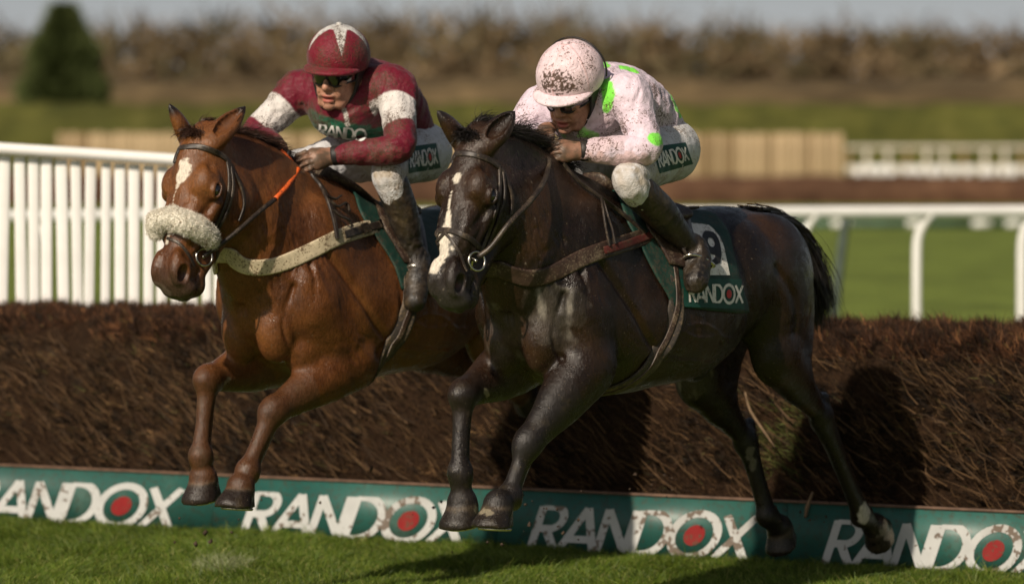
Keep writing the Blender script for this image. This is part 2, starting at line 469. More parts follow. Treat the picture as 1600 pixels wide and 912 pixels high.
        hd = hf-ft; cor = ft+hd*.50; ad = nrm(np.array(L[4], float)); sole = cor+ad*.066
        S.tube([ft, ft+hd*.28, cor], [.043, .038, .047], k=.02, lat=yl, wf=.92, n=3)
        S.cone(cor-ad*.012, cor+ad*.004, .050, .052, k=.008)
        feet.append(hoof_parts(S, cor, sole, np.array(L[5], float), .058)+(cor,)); hocks.append((hk, u, ft))
    if spec.get('sheath') is not None:
        c = spec['sheath']; S.cone(c, np.array(c)+[.14, 0, .02], .055, .045, k=.03)
    # head
    ph, dl, ro = (math.radians(a) for a in spec['head']); P0 = np.array(spec['poll'], float)
    a = np.array([math.sin(ph)*math.cos(dl), math.sin(ph)*math.sin(dl), -math.cos(ph)])
    n_ = np.array([math.cos(ph)*math.cos(dl), math.cos(ph)*math.sin(dl), math.sin(ph)])
    y_ = np.cross(n_, a); y_ = y_ if y_[1] > 0 else -y_
    y2 = y_*math.cos(ro)+a*math.sin(ro); a2 = a*math.cos(ro)-y_*math.sin(ro); a, y_ = a2, y2
    A = np.array([a, y_, n_]); sc = 1.0; sv = np.array([.935, spec.get('wy', 1.12), 1.06])
    H = lambda s_, y, n: P0+a*s_*sv[0]+y_*y*sv[1]+n_*n*sv[2]
    tab = [(-.07, -.03, -.11, .04, .0), (0, .0, -.17, .068, .05), (.07, .004, -.235, .076, .15), (.14, .006, -.28, .088, .12), (.21, .006, -.295, .092, .12),
           (.28, .0, -.27, .072, .2), (.36, -.006, -.205, .055, .12), (.43, -.009, -.16, .052, .0), (.49, -.012, -.15, .048, -.02), (.54, -.02, -.15, .045, .0),
           (.585, -.042, -.15, .042, 0), (.61, -.075, -.135, .022, 0)]
    S.loft(P0, A, [(t[0]*sv[0], t[1]*sv[2], t[2]*sv[2], t[3]*sv[1], t[4]) for t in tab], k=.04, power=2.3)
    for sy in (-1, 1):
        e = lambda c, r, k=.015, sub=False, R=A: S.ell(H(c[0], c[1]*sy, c[2]), np.array(r)*sv, R, k=k, sub=sub)
        e((.195, .058, -.185), (.125, .040, .105), .02)              # cheek
        e((.186, .087, -.052), (.050, .022, .030), .035)            # brow
        e((.175, .070, -.02), (.05, .03, .025), .03)
        S.cone(H(.24, .088*sy, -.095), H(.42, .052*sy, -.078), .019*sc, .009*sc, k=.012)   # facial crest
        S.cone(H(.26, .040*sy, -.215), H(.52, .025*sy, -.135), .030*sc, .022*sc, k=.03)     # jaw bar
        e((.33, .052, -.04), (.08, .02, .03), .03)
        e((.530, .044, -.048), (.055, .024, .038), .02)            # nostril wing
        e((.50, .040, -.02), (.05, .018, .02), .02)
        e((.575, .030, -.095), (.034, .034, .036), .018)            # lips
        e((.545, .020, -.150), (.042, .030, .026), .015)
        e((.538, .064, -.044), (.036, .019, .023), .006, True, (Rm(A, 0, sy*-.35)))      # nostril hollow
        e((.204, .122, -.062), (.026, .024, .017), .008, True)      # eye socket
        Ce = H(.204, .100*sy, -.063); eo = nrm(y_*sy*.88+n_*.42); es = nrm(a-eo*(a@eo)); eq = np.cross(es, eo); eq = eq if eq@n_ > 0 else -eq
        up_ = [Ce+eo*.0175*math.sin(t_)+eo*.004+es*.029*math.cos(t_)+eq*.0155*math.sin(t_) for t_ in np.linspace(0, math.pi, 9)]
        lw_ = [Ce+eo*.0135*math.sin(t_)+eo*.003+es*.029*math.cos(t_)-eq*.0150*math.sin(t_) for t_ in np.linspace(0, math.pi, 9)]
        S.tube(up_, [.006, .0075, .0085, .0090, .0092, .0090, .0085, .0075, .006], k=.005, n=2); S.tube(lw_, [.005, .006, .0065, .0065, .0065, .0065, .0065, .006, .005], k=.005, n=2)
        # mouth
        S.cone(H(.485, .050*sy, -.120), H(.60, .02*sy, -.112), .0055*sc, .0055*sc, k=.008, sub=True); S.cone(H(.59, 0, -.112), H(.60, .02*sy, -.112), .005, .005, k=.006, sub=True)
        # ear
        tip = np.array(spec['ears'][0 if sy < 0 else 1], float); b0 = H(.005, .058*sy, -.045); dv = tip-b0; ue = nrm(dv)
        opn = nrm(n_*.8+y_*sy*.55); opn = nrm(opn-ue*(opn@ue)); sd_ = np.cross(ue, opn)
        S.tube([b0-ue*.02, b0+.22*dv, b0+.5*dv, b0+.78*dv, tip], [.040, .046, .041, .025, .006], k=.014, lat=opn, wf=.70, n=4)
        S.tube([b0+.12*dv+opn*.022, b0+.30*dv+opn*.020, b0+.55*dv+opn*.017, b0+.8*dv+opn*.010], [.018, .025, .021, .008], k=.006, lat=opn, wf=.62, n=4, sub=True)
    V, Q = S.mesh(spec.get('h', .006)); V = smoothv(V, Q, 1, .4); N = vnormals(V, Q)
    # muscle furrows and veins
    for line, wd, dp in spec.get('grooves', []): groove(V, N, [M(p) if len(p) == 3 else p for p in line], wd, dp)
    for sy in (-1, 1):
        m = lambda *P: [M((p[0], p[1]*sy, p[2])) for p in P]
        groove(V, N, m((.26, .22, 1.30), (.14, .25, 1.16), (.02, .27, 1.02), (-.10, .26, .93)), .014, .014)
        groove(V, N, m((-.10, .24, 1.42), (-.11, .29, 1.22), (-.12, .29, 1.02), (-.02, .25, .90)), .015, .015)
        groove(V, N, m((.31, .20, 1.24), (.30, .22, 1.10), (.24, .20, .98), (.12, .22, .93)), .011, .015)
        groove(V, N, m((.42, .02, 1.22), (.46, .012, 1.08), (.42, .012, .94)), .011, .018)
        groove(V, N, m((.37, .17, 1.16), (.40, .15, 1.02), (.33, .16, .90)), .010, .016)
        groove(V, N, m((-.62, .28, 1.30), (-.66, .27, 1.12), (-.74, .24, .98)), .035, .010)
        groove(V, N, m((-1.10, .24, 1.38), (-1.17, .22, 1.2), (-1.16, .20, 1.02), (-1.14, .19, .88)), .014, .013)
        groove(V, N, m((-.86, .28, 1.22), (-.98, .28, 1.10), (-1.0, .27, .98)), .020, .008)
        for i in range(7):
            x = -.22-.065*i
            groove(V, N, m((x, .28, 1.26), (x-.03, .31, 1.1), (x-.05, .28, .95)), .014, .0018)
        # face: veins and bones
        groove(V, N, [H(.28, .085*sy, -.06), H(.35, .062*sy, -.03), H(.44, .05*sy, -.02)], .010, .005)
        groove(V, N, [H(.29, .085*sy, -.12), H(.38, .058*sy, -.105), H(.46, .05*sy, -.09)], .010, .005)
        groove(V, N, [H(.31, .07*sy, -.10), H(.39, .058*sy, -.12), H(.44, .055*sy, -.06)], .005, -.003)
        groove(V, N, [H(.11, .085*sy, -.035), H(.15, .088*sy, -.045)], .014, .011)
        groove(V, N, [H(.50, .07*sy, -.07), H(.52, .078*sy, -.03), H(.56, .075*sy, -.025), H(.585, .065*sy, -.05)], .006, -.004)
        rv = np.random.default_rng(11+sy)
        for a0, a1, nv_ in ( ((-.1, .26, .92), (-.5, .27, .90), 3), ((-.2, .28, 1.0), (-.55, .27, .96), 2), ((.30, .17, 1.16), (.40, .12, 1.30), 2)):
            for _ in range(nv_):
                t_ = np.linspace(0, 1, 6)[:, None]; ln = np.array(a0)*(1-t_)+np.array(a1)*t_+np.cumsum(rv.normal(size=(6, 3))*[.012, .004, .014], 0); ln[:, 1] *= sy
                I_ = [int(np.argmin(((V-M(p))**2).sum(1))) for p in ln]; groove(V, N, [V[i].copy() for i in I_], .0055, -.0026)
        for s0, s1 in (((.30, .07, -.16), (.44, .055, -.07)), ((.24, .09, -.13), (.40, .06, -.12)), ((.22, .06, .0), (.30, .05, -.01)), ((.26, .08, -.10), (.36, .07, -.05)), ((.10, .09, -.12), (.22, .08, -.20))):
            t_ = np.linspace(0, 1, 6)[:, None]; ln = np.array(s0)*(1-t_)+np.array(s1)*t_+rv.normal(size=(6, 3))*.006; groove(V, N, [V[int(np.argmin(((V-H(p[0], p[1]*sy, p[2]))**2).sum(1)))].copy() for p in ln], .0050, -.0030)
    for (kn, u, ft) in knees:
        c = ft-kn
        for s2 in (-1, 1): groove(V, N, [kn+.25*c+yl*.022*s2+np.array([-.014, 0, 0]), kn+.55*c+yl*.022*s2+np.array([-.014, 0, 0]), kn+.9*c+yl*.024*s2+np.array([-.012, 0, 0])], .006, .009)
    V = V+N*(fbm(V, 9, 3, 2)*.003+fbm(V, 28, 5, 2)*.0008)[:, None]
    for c_, d_, r_, am, sc_ in (((.36, 0, 1.26), (.25, 0, 1), .20, .0060, 24), ((.42, 0, 1.42), (.3, 0, 1), .16, .0045, 22), ((.16, 0, .90), (.8, 0, .5), .10, .005, 28), ((-.72, 0, .98), (.5, 0, 1), .14, .005, 24)):
        c_ = M(c_); dd_ = np.linalg.norm((V-c_)*[1, 0, 1], axis=1); I_ = np.nonzero(dd_ < 2.2*r_)[0]
        V[I_] += N[I_]*(folds(V[I_], N[I_], c_, np.array(d_, float), am, sc_, 91)*np.exp(-(dd_[I_]/r_)**2))[:, None]
    nkp = nk[1]
    return dict(V=V, Q=Q, H=H, A=A, a=a, n=n_, y=y_, feet=feet, knees=knees, hocks=hocks, M=M, sc=sc)

def Rm(A, pitch, yaw):
    c, s_ = math.cos(yaw), math.sin(yaw)
    R = np.array([[1, 0, 0], [0, c, s_], [0, -s_, c]])
    return R@A
up = lambda p, k: np.array(p, float)

FD = Frame((.279, 12.3, 0), 55); FB = Frame((-.706, 13.0, 0), 55)
def Wd(px, py, lat): return FD.W(px, py, lat)
def Wb(px, py, lat): return FB.W(px, py, lat)
dark = build_horse(FD, dict(h=HRES,
    mx=lambda x: .475+(x-.42)*.99,
    neck=[(.24, 0, 1.23, .32, .62), (.40, 0, 1.40, .255, .56), (.53, 0, 1.51, .190, .50), (.62, 0, 1.555, .140, .54)],
    LF=(Wd(915, 575, .17), Wd(826, 690, .12), Wd(795, 776, .10), Wd(762, 808, .10), (.08, 0, -1), (1, 0, .1)),
    RF=(Wd(808, 565, -.15), Wd(724, 615, -.12), Wd(718, 738, -.10), Wd(727, 835, -.10), (-.15, 0, -1), (1, 0, -.1)),
    LH=((-.93, .19, .90), Wd(1283, 652, .17), Wd(1345, 805, .13), Wd(1388, 838, .12), (-.95, 0, -.5), (-.3, 0, -1)),
    RH=((-.98, -.17, .80), Wd(1165, 688, -.15), Wd(1198, 805, -.12), Wd(1240, 848, -.12), (-.55, 0, -.85), (.6, 0, -.6)),
    wy=.96, head=(20, -3, -2), poll=Wd(729, 212, 0.0), ears=(Wd(684, 174, -.07), Wd(804, 174, .10)), sheath=(-.66, 0, .86)))
brown = build_horse(FB, dict(h=HRES,
    mx=lambda x: x,
    neck=[(.20, 0, 1.24, .315, .60), (.38, 0, 1.43, .245, .55), (.54, 0, 1.53, .185, .50), (.65, 0, 1.575, .140, .54)],
    LF=(Wb(545, 565, .17), Wb(428, 640, .12), Wb(386, 735, .10), Wb(366, 790, .10), (.10, 0, -1), (1, 0, .1)),
    RF=(Wb(425, 560, -.15), Wb(325, 592, -.12), Wb(313, 712, -.10), Wb(322, 785, -.10), (-.2, 0, -1), (1, 0, -.2)),
    LH=((-.84, .17, .92), (-1.20, .15, .80), (-1.44, .12, .77), (-1.53, .12, .72), (-.9, 0, -.1), (-.1, 0, -1)),
    RH=((-.86, -.17, .90), (-1.22, -.15, .76), (-1.42, -.12, .70), (-1.50, -.12, .64), (-.9, 0, -.2), (-.1, 0, -1)),
    head=(20, -7, -3), poll=Wb(300, 210, 0.0), ears=(Wb(265, 164, -.07), Wb(383, 167, .10))))
print('horses', time.time()-T0, len(dark['V']))
# ------------------------------------------------------------------ coats
MUD = (.075, .048, .028)
def near_px(fr, SF, V, pts, width, jit=.35, seed=0, scale=60):
    "1 near a traced line on the surface, fading with an irregular edge"
    L = np.array([SF.cast(*p)[0] for p in crom(np.array(pts, float), 4)])
    lo = L.min(0)-.12; hi = L.max(0)+.12; out = np.zeros(len(V)); I = np.nonzero(((V > lo) & (V < hi)).all(1))[0]
    n = np.asarray(width); w_ = crom1(np.linspace(0, 1, len(n)), n, np.linspace(0, 1, len(L))) if n.ndim else np.full(len(L), float(n))
    d = np.full(len(I), 9.0)
    for a, w0 in zip(L, w_): d = np.minimum(d, np.linalg.norm(V[I]-a, axis=1)/w0)
    d = d+jit*fbm(V[I], scale, seed, 2); out[I] = 1-sstep(.85, 1.1, d); return out
def lerp(C, m, col): m = m[:, None]; return C*(1-m)+np.array(col)*m
def paint(hs, fr, SF, kind):
    V = hs['V']; C = np.zeros((len(V), 3)); G = np.full(len(V), .44)
    n1 = fbm(V, 6, 11, 3); n2 = fbm(V, 22, 12, 3)
    if kind == 'brown': C[:] = (.104, .037, .0115); lo, hi = (.036, .013, .006), (.165, .064, .019)
    else: C[:] = (.0125, .0064, .0037); lo, hi = (.004, .0025, .0018), (.040, .0185, .0085)
    C = lerp(C, sstep(-.1, .6, n1)*.7, hi); C = lerp(C, sstep(.0, .6, -n1-.3*n2)*.7, lo)
    P0 = hs['H'](0, 0, 0); q = (V-P0)@hs['A'].T
    head = (q[:, 0] > -.05) & (q[:, 0] < .7) & (np.abs(q[:, 1]) < .16) & (q[:, 2] > -.34) & (q[:, 2] < .1)
    leg = np.zeros(len(V)); hoofm = np.zeros(len(V)); cor = np.zeros(len(V))
    legc = (.050, .023, .011) if kind == 'brown' else (.012, .010, .009)
    for kn, u, ft in hs['knees']+hs['hocks']:
        d = (V-kn)@nrm(ft-kn); m = sstep(-.12, .05, d)*(np.linalg.norm(V-(kn+ft)/2, axis=1) < .42)*(V[:, 2] < kn[2]+.13); leg = np.maximum(leg, m)
    C = lerp(C, leg*(.75 if kind == 'brown' else .8), legc)
    for sole, ax, fw, cr in hs['feet']:
        d = (V-cr)@ax; r = np.linalg.norm(V-cr, axis=1)
        hoofm = np.maximum(hoofm, sstep(-.003, .003, d+.004*n2)*(r < .14)); cor = np.maximum(cor, np.exp(-(d/.007)**2)*(r < .10))
    C = lerp(C, hoofm, (.018, .012, .009) if kind == 'brown' else (.015, .011, .008)); G = np.where(hoofm > .5, .38, G)
    C = lerp(C, cor*.28, (.15, .11, .07))
    # mud on the lower legs and the belly, flecks elsewhere
    mz = sstep(.15, .6, fbm(V, 34, 31, 3))*leg*.4+sstep(.2, .6, fbm(V, 18, 32, 3))*hoofm*.5
    C = lerp(C, mz*.75, (.055, .040, .020)); G = G+mz*.15+leg*.06
    # muzzle, eyes, ears
    mu = np.where(head, sstep(.44, .56, q[:, 0]+.02*n2), 0)
    C = lerp(C, mu*.85, (.040, .026, .020) if kind == 'brown' else (.030, .026, .024))
    for sy in (-1, 1):
        d = np.linalg.norm((V-hs['H'](.204, .104*sy, -.063))/1, axis=1); C = lerp(C, np.exp(-(d/.030)**4)*.85, (.012, .009, .008))
        d = np.linalg.norm(V-hs['H'](.540, .060*sy, -.046), axis=1); C = lerp(C, (1-sstep(.012, .024, d))*.85, (.09, .025, .022))
        d = np.linalg.norm(V-np.array(hs['eartip'][0 if sy < 0 else 1]), axis=1); C = lerp(C, 1-sstep(.02, .06, d), (.014, .01, .009))
    N = vnormals(V, hs['Q'])
    def white(pts, w_, amt=1.0, col=(.62, .56, .47), jit=.35, seed=0):
        nonlocal C, G
        m = near_px(fr, SF, V, pts, w_, jit, seed)*amt; C = lerp(C, m, col); G = G+m*.2
    if kind == 'brown':
        white([(290, 256), (286, 268), (281, 280)], [.020, .026, .016], .95, jit=.7)
        white([(281, 280), (274, 300), (268, 325), (262, 350)], [.010, .005, .004, .004], .75, jit=.5)
        white([(263, 368), (261, 378)], [.011, .009], .8)
        white([(240, 448), (262, 457)], .018, .4, (.16, .12, .09))
        white([(352, 598), (358, 592)], .009, .6, (.28, .24, .17))
    else:
        white([(715, 274), (713, 282)], .012, .8, jit=.9)
        white([(705, 300), (701, 325), (699, 350), (693, 372)], [.004, .009, .017, .026], .95, jit=.5)
        white([(697, 370), (692, 388), (681, 408), (678, 420)], [.026, .032, .030, .018], .92, jit=.6)
        white([(1352, 796), (1350, 808)], .030, .85, (.50, .46, .38), jit=.6, seed=4)
        white([(1385, 826), (1394, 838)], .030, .42, (.30, .26, .20), jit=1.1, seed=5)
        white([(1172, 705), (1178, 728)], .018, .32, (.30, .27, .21), jit=1.0, seed=6)
        white([(750, 796), (764, 800)], .014, .45, (.35, .30, .2), jit=.9, seed=7)
        white([(758, 610), (762, 618)], .010, .7, (.28, .24, .15))
        st = sstep(.18, .62, fbm(V*np.array([1, 1, .45]), 26, 41, 3)+.10)
        for pts, w_, a in (([(862, 462), (868, 492), (850, 512)], .050, .42), ([(785, 490), (800, 535), (790, 560)], .055, .32), ([(905, 470), (900, 500)], .035, .3),
                           ([(1110, 520), (1150, 500)], .05, .22), ([(840, 470), (875, 520)], .05, .35), ([(1075, 605), (1105, 590)], .055, .5), ([(760, 520), (775, 560)], .05, .25)):
            m = near_px(fr, SF, V, pts, w_, .8, 9, 25)*a*(st*.8+.15); C = lerp(C, m, (.26, .235, .195)); G = G+m*.3
        m = sstep(.62, .70, fbm(V, 120, 51, 2))*head*.5; C = lerp(C, m, (.2, .17, .13))
    return C, G

def coat_material(name):
    t = NT(name); c = t.attr('coat_colour').outputs['Color']; g = t.attr('coat_gloss').outputs['Fac']
    hair = t.noise(1.0, 4, .62, t.coord((190, 190, 48)), .4); mid = t.noise(26, 4, .6, dist=.6); fl = t.noise(150, 2, .5)
    c = t.mix(1.0, c, t.ramp(hair, [(.28, .66), (.72, 1.34)]), 'MULTIPLY')
    c = t.mix(1.0, c, t.ramp(mid, [(.3, .82), (.7, 1.18)]), 'MULTIPLY')
    c = t.mix(t.ramp(fl, [(.70, 0.0), (.735, .7)]), c, (.17, .13, .085)); c = t.mix(t.ramp(t.noise(95, 3, .6), [(.28, .55), (.34, 0.0)]), c, (.012, .009, .007))
    wet = t.ramp(mid, [(.42, .07), (.6, -.0 + .0)]) if False else t.ramp(t.noise(11, 5, .7, dist=.8), [(.38, 0.0), (.62, .30)])
    t.set(color=c, rough=t.math('SUBTRACT', t.math('ADD', t.math('ADD', g, -.15), t.math('MULTIPLY', hair, .34)), wet), spec=.34)
    b = t.bump(hair, .42, .005); b = t.bump(t.noise(48, 6, .72, t.coord((1, 1, .6)), 1.6), .30, .010, b)
    return t.m
M_coat = coat_material('coat')
M_eye = simple('eye_dark', (.008, .005, .004), .06, .1, 30, 0, spec=.8, coat=1.0)
for hs, sp in ((dark, (Wd(684, 174, -.07), Wd(804, 174, .10))), (brown, (Wb(265, 164, -.07), Wb(383, 167, .10)))): hs['eartip'] = sp
HORSE = {}
for key, hs, fr, lab in (('dark', dark, FD, 'dark bay horse with a white blaze and number cloth, nearer the camera on the right'),
                         ('brown', brown, FB, 'chestnut brown horse with a white star and a fleece noseband landing on the left')):
    SF = Surf(fr, hs['V'], hs['Q']); C, G = paint(hs, fr, SF, key)
    root = fr.E('horse', lab, 'horse', 'racehorses jumping the fence')
    mesh_np('body', hs['V'], hs['Q'], M_coat, root, attrs=dict(coat_colour=C, coat_gloss=G))
    for sy in (-1, 1):
        c = hs['H'](.204, .100*sy, -.063)+(hs['y']*sy*.88+hs['n']*.42)*-.0055; n = 20
        th = np.linspace(0, np.pi, 13); ph = np.linspace(0, 2*np.pi, n, endpoint=False)
        VV = np.array([c]+[c+.0265*np.array([math.sin(t)*math.cos(p), math.sin(t)*math.sin(p), math.cos(t)]) for t in th[1:-1] for p in ph]+[c-[0, 0, .0265], c+[0, 0, .0265]])
        q = [[1+i*n+j, 1+i*n+(j+1) % n, 1+(i+1)*n+(j+1) % n, 1+(i+1)*n+j] for i in range(10) for j in range(n)]
        tr = [[len(VV)-1, 1+(j+1) % n, 1+j] for j in range(n)]+[[len(VV)-2, 1+10*n+j, 1+10*n+(j+1) % n] for j in range(n)]
        mesh_np('eye', VV, [np.array(q), np.array(tr)], M_eye, root)
    HORSE[key] = dict(root=root, SF=SF, fr=fr, hs=hs)
print('coats', time.time()-T0)

# ------------------------------------------------------------------ strands, straps, tubes
def strands(name, paths, wid, mat, parent, attrs=None):
    "paths (n,k,3): ribbons tapering to the tip, turned to random sides"
    P = np.asarray(paths, float); n, k, _ = P.shape
    T = np.gradient(P, axis=1); R = rng.normal(size=(n, 1, 3)); S_ = np.cross(T, R); S_ /= np.maximum(np.linalg.norm(S_, axis=2, keepdims=True), 1e-9)
    tw = np.linspace(1, .12, k)[None, :, None]*np.asarray(wid).reshape(-1, 1, 1)/2
    V = np.stack([P-S_*tw, P+S_*tw], 2).reshape(-1, 3)
    b = (np.arange(n)[:, None]*k+np.arange(k-1)[None])*2; b = b.ravel()
    return mesh_np(name, V, np.column_stack([b, b+1, b+3, b+2]), mat, parent, attrs=attrs)
def ribbon(name, P, N, width, thick, mat, parent, lift=0.0, closed=False, SF=None):
    "strap with real thickness along points P with surface normals N"
    P = np.asarray(P, float); N = np.asarray(N, float)
    T = np.gradient(P, axis=0); T /= np.maximum(np.linalg.norm(T, axis=1, keepdims=True), 1e-9)
    Sd = np.cross(N, T); Sd /= np.maximum(np.linalg.norm(Sd, axis=1, keepdims=True), 1e-9); Nn = np.cross(T, Sd)
    width = np.broadcast_to(np.asarray(width, float), (len(P),))
    prof = [(-1, -.3), (-1, .7), (-.8, 1), (-.4, 1), (0, 1), (.4, 1), (.8, 1), (1, .7), (1, -.3)]
    rows = []
    for u, v in prof:
        q = P+Sd*(u*width/2)[:, None]
        if SF is not None:
            for i in range(len(q)):
                a, nn = SF.near(q[i])
                if np.linalg.norm(a-q[i]) < .03: q[i] = a
        rows.append(q+Nn*(lift+v*thick))
    V = np.stack(rows, 1).reshape(-1, 3); m = len(prof); n = len(P)
    i = np.arange(n-1)[:, None]*m+np.arange(m-1)[None]; i = i.ravel()
    F_ = [np.column_stack([i, i+1, i+m+1, i+m])]
    return mesh_np(name, V, F_, mat, parent)
def strap(name, SF, pts, width, thick, mat, parent, lift=0.0, smooth_n=2, conf=False):
    "strap through photograph pixels laid on the surface behind them"
    pp = crom(np.array(pts, float), 6); R = [SF.cast(*p) for p in pp]
    P = np.array([r[0] for r in R]); N = np.array([r[1] for r in R])
    return strap3(name, P, N, width, thick, mat, parent, lift, smooth_n, SF if conf else None)
def strap3(name, P, N, width, thick, mat, parent, lift=0.0, sm=2, SF=None):
    for _ in range(sm):
        N[1:-1] = (N[:-2]+N[1:-1]*2+N[2:])/4; P[1:-1] = (P[:-2]+P[1:-1]*2+P[2:])/4
    N /= np.linalg.norm(N, axis=1, keepdims=True)
    return ribbon(name, P, N, width, thick, mat, parent, lift, SF=SF)
def tubem(name, pts, rad, mat, parent, seg=8, n=5, closed=False, lat=None, wf=1.0):
    P = crom(np.array(pts, float), n) if n > 1 else np.array(pts, float)
    if closed: P = P[:-1]
    r = np.asarray(rad, float); r = np.full(len(P), float(r)) if r.ndim == 0 else np.interp(np.linspace(0, 1, len(P)), np.linspace(0, 1, len(r)), r)
    T = (np.roll(P, -1, 0)-np.roll(P, 1, 0)) if closed else np.gradient(P, axis=0); T /= np.maximum(np.linalg.norm(T, axis=1, keepdims=True), 1e-9)
    A = np.cross(T[0], [.3, .5, .8]); A /= np.linalg.norm(A); V = []
    for i in range(len(P)):
        A = A-T[i]*(A@T[i]); A /= np.linalg.norm(A); B = np.cross(T[i], A)
        for j in range(seg):
            a = 2*math.pi*j/seg; V.append(P[i]+r[i]*(A*math.cos(a)+B*math.sin(a)))
    n_ = len(P); q = []
    for i in range(n_ if closed else n_-1):
        for j in range(seg): q.append([i*seg+j, i*seg+(j+1) % seg, ((i+1) % n_)*seg+(j+1) % seg, ((i+1) % n_)*seg+j])
    F_ = [np.array(q)]
    if not closed:
        V += [P[0], P[-1]]; F_.append(np.array([[len(V)-2, (j+1) % seg, j] for j in range(seg)]+[[len(V)-1, (n_-1)*seg+j, (n_-1)*seg+(j+1) % seg] for j in range(seg)]))
    return mesh_np(name, np.array(V), F_, mat, parent)
def ringm(name, c, ax, r, tr, mat, parent, sx=1.0):
    ax = nrm(ax); a = nrm(np.cross(ax, [.2, .9, .4])); b = np.cross(ax, a)
    pts = [c+r*(a*math.cos(t)*sx+b*math.sin(t)) for t in np.linspace(0, 2*math.pi, 25)]
    return tubem(name, pts, tr, mat, parent, n=1, closed=True)

M_leather = simple('leather_dark', (.022, .016, .013), .42, .4, 70, .25, .002, mud=(.10, .075, .05), mudamt=.55, mudscale=190)
M_leather2 = simple('leather_brown', (.034, .019, .013), .45, .4, 60, .25, .002, mud=(.13, .10, .065), mudamt=.6, mudscale=150)
M_girthcream = simple('webbing_cream', (.52, .44, .30), .7, .18, 60, .3, .002, mud=(.11, .07, .035), mudamt=.85, mudscale=140)
M_girthdark = simple('webbing_dark', (.045, .036, .030), .75, .35, 70, .4, .002, mud=(.14, .10, .06), mudamt=.9, mudscale=110)
M_red = simple('webbing_red', (.085, .014, .011), .7, .3, 60, .3, .002, mud=MUD, mudamt=.9, mudscale=140)
M_metal = simple('steel', (.62, .58, .50), .22, .15, 60, .05, .001, metal=1.0, mud=MUD, mudamt=.5, mudscale=150)
M_orange = simple('rubber_orange', (.62, .10, .015), .6, .25, 60, .3, .002, mud=(.05, .03, .02), mudamt=.6, mudscale=150)
M_fleece = simple('fleece', (.82, .78, .68), .95, .10, 90, .7, .006, spec=.1, mud=(.30, .20, .11), mudamt=.5, mudscale=110)
M_clothgreen = simple('cloth_green', (.005, .034, .024), .62, .3, 40, .3, .003, mud=(.05, .045, .03), mudamt=.5, mudscale=90)
M_white = simple('print_white', (.74, .72, .67), .6, .06, 50, .1, .001, mud=(.16, .11, .07), mudamt=.45, mudscale=120)
M_jersey = simple('print_clean_white', (.74, .73, .70), .6, .05, 50, .1, .001)
M_dotred = simple('print_red', (.45, .03, .025), .6, .15, 50, .1, .001)
M_hair_dark = simple('hair_black', (.012, .009, .008), .45, .3, 60, 0, spec=.5)
M_hair_brown = simple('hair_brown', (.045, .020, .012), .45, .3, 60, 0, spec=.5)

# lettering -------------------------------------------------------------
def arc(cx, cy, rx, ry, a0, a1, n=14):
    return [(cx+rx*math.cos(math.radians(a0+(a1-a0)*i/n)), cy+ry*math.sin(math.radians(a0+(a1-a0)*i/n))) for i in range(n+1)]
LET = {}   # each letter: list of strokes (polyline), advance. height 1
LET['R'] = ([[(0, 0), (0, 1)], [(0, 1), (.25, 1)]+arc(.25, .74, .25, .26, 90, -90)[1:]+[(0, .48)], [(.20, .48), (.50, 0)]], .60)
LET['A'] = ([[(0, 0), (.36, 1)], [(.36, 1), (.72, 0)], [(.12, .27), (.60, .27)]], .80)
LET['N'] = ([[(0, 0), (0, 1)], [(0, 1), (.58, 0)], [(.58, 0), (.58, 1)]], .72)
LET['D'] = ([[(0, 0), (0, 1)], [(0, 1), (.16, 1)]+arc(.16, .5, .46, .5, 90, -90, 20)[1:]+[(0, 0)]], .72)
LET['O'] = ([arc(.46, .5, .46, .5, 0, 360, 30)], 1.0)
LET['X'] = ([[(0, 0), (.60, 1)], [(0, 1), (.60, 0)]], .70)
LET['9'] = ([arc(.33, .68, .27, .27, 0, 360, 24), [(.60, .68), (.58, .40), (.46, .12), (.28, 0)]], .7)
def thick_line(pl, t):
    "outline strip of a polyline: returns left and right rows"
    P = np.array(pl, float); closed = np.allclose(P[0], P[-1]); T = np.gradient(P, axis=0)
    if closed: T[0] = T[-1] = P[1]-P[-2]
    T /= np.maximum(np.linalg.norm(T, axis=1, keepdims=True), 1e-9); N = np.column_stack([-T[:, 1], T[:, 0]]); return P-N*t/2, P+N*t/2
def lettering(text, t=.17, slant=0.0, sub=5, gap=.0, dot=True):
    "strokes as quad strips; returns list of (verts2d, quads, colour) with stroke order for tiny lifts"
    out = []; x = 0.0
    for ch in text:
        st, adv = LET[ch]
        for si, pl in enumerate(st):
            P = np.array(pl, float)
            if len(P) == 2:
                P = P[0]+(P[1]-P[0])*np.linspace(0, 1, sub+1)[:, None]
            a, b = thick_line(P, t); V = np.stack([a, b], 1).reshape(-1, 2)
            # cut straight ends flush with the cap and base lines
            V[:, 1] = np.clip(V[:, 1], -t*.12 if ch != 'O' else -1, 1+t*.12 if ch != 'O' else 2)
            V[:, 0] += x; V[:, 0] += V[:, 1]*slant; n = len(P)
            i = np.arange(n-1)*2; out.append((V, np.column_stack([i, i+2, i+3, i+1]), si, 0))
        if ch == 'O' and dot:
            c = arc(.46, .5, .21, .24, 0, 360, 20)[:-1]; V = np.array([(.46, .5)]+c); V[:, 0] += x; V[:, 0] += V[:, 1]*slant
            out.append((V, np.array([[0, 1+j, 1+(j+1) % 20, 1+(j+1) % 20] for j in range(20)]), 0, 1))
        x += adv+gap
    return out, x-gap
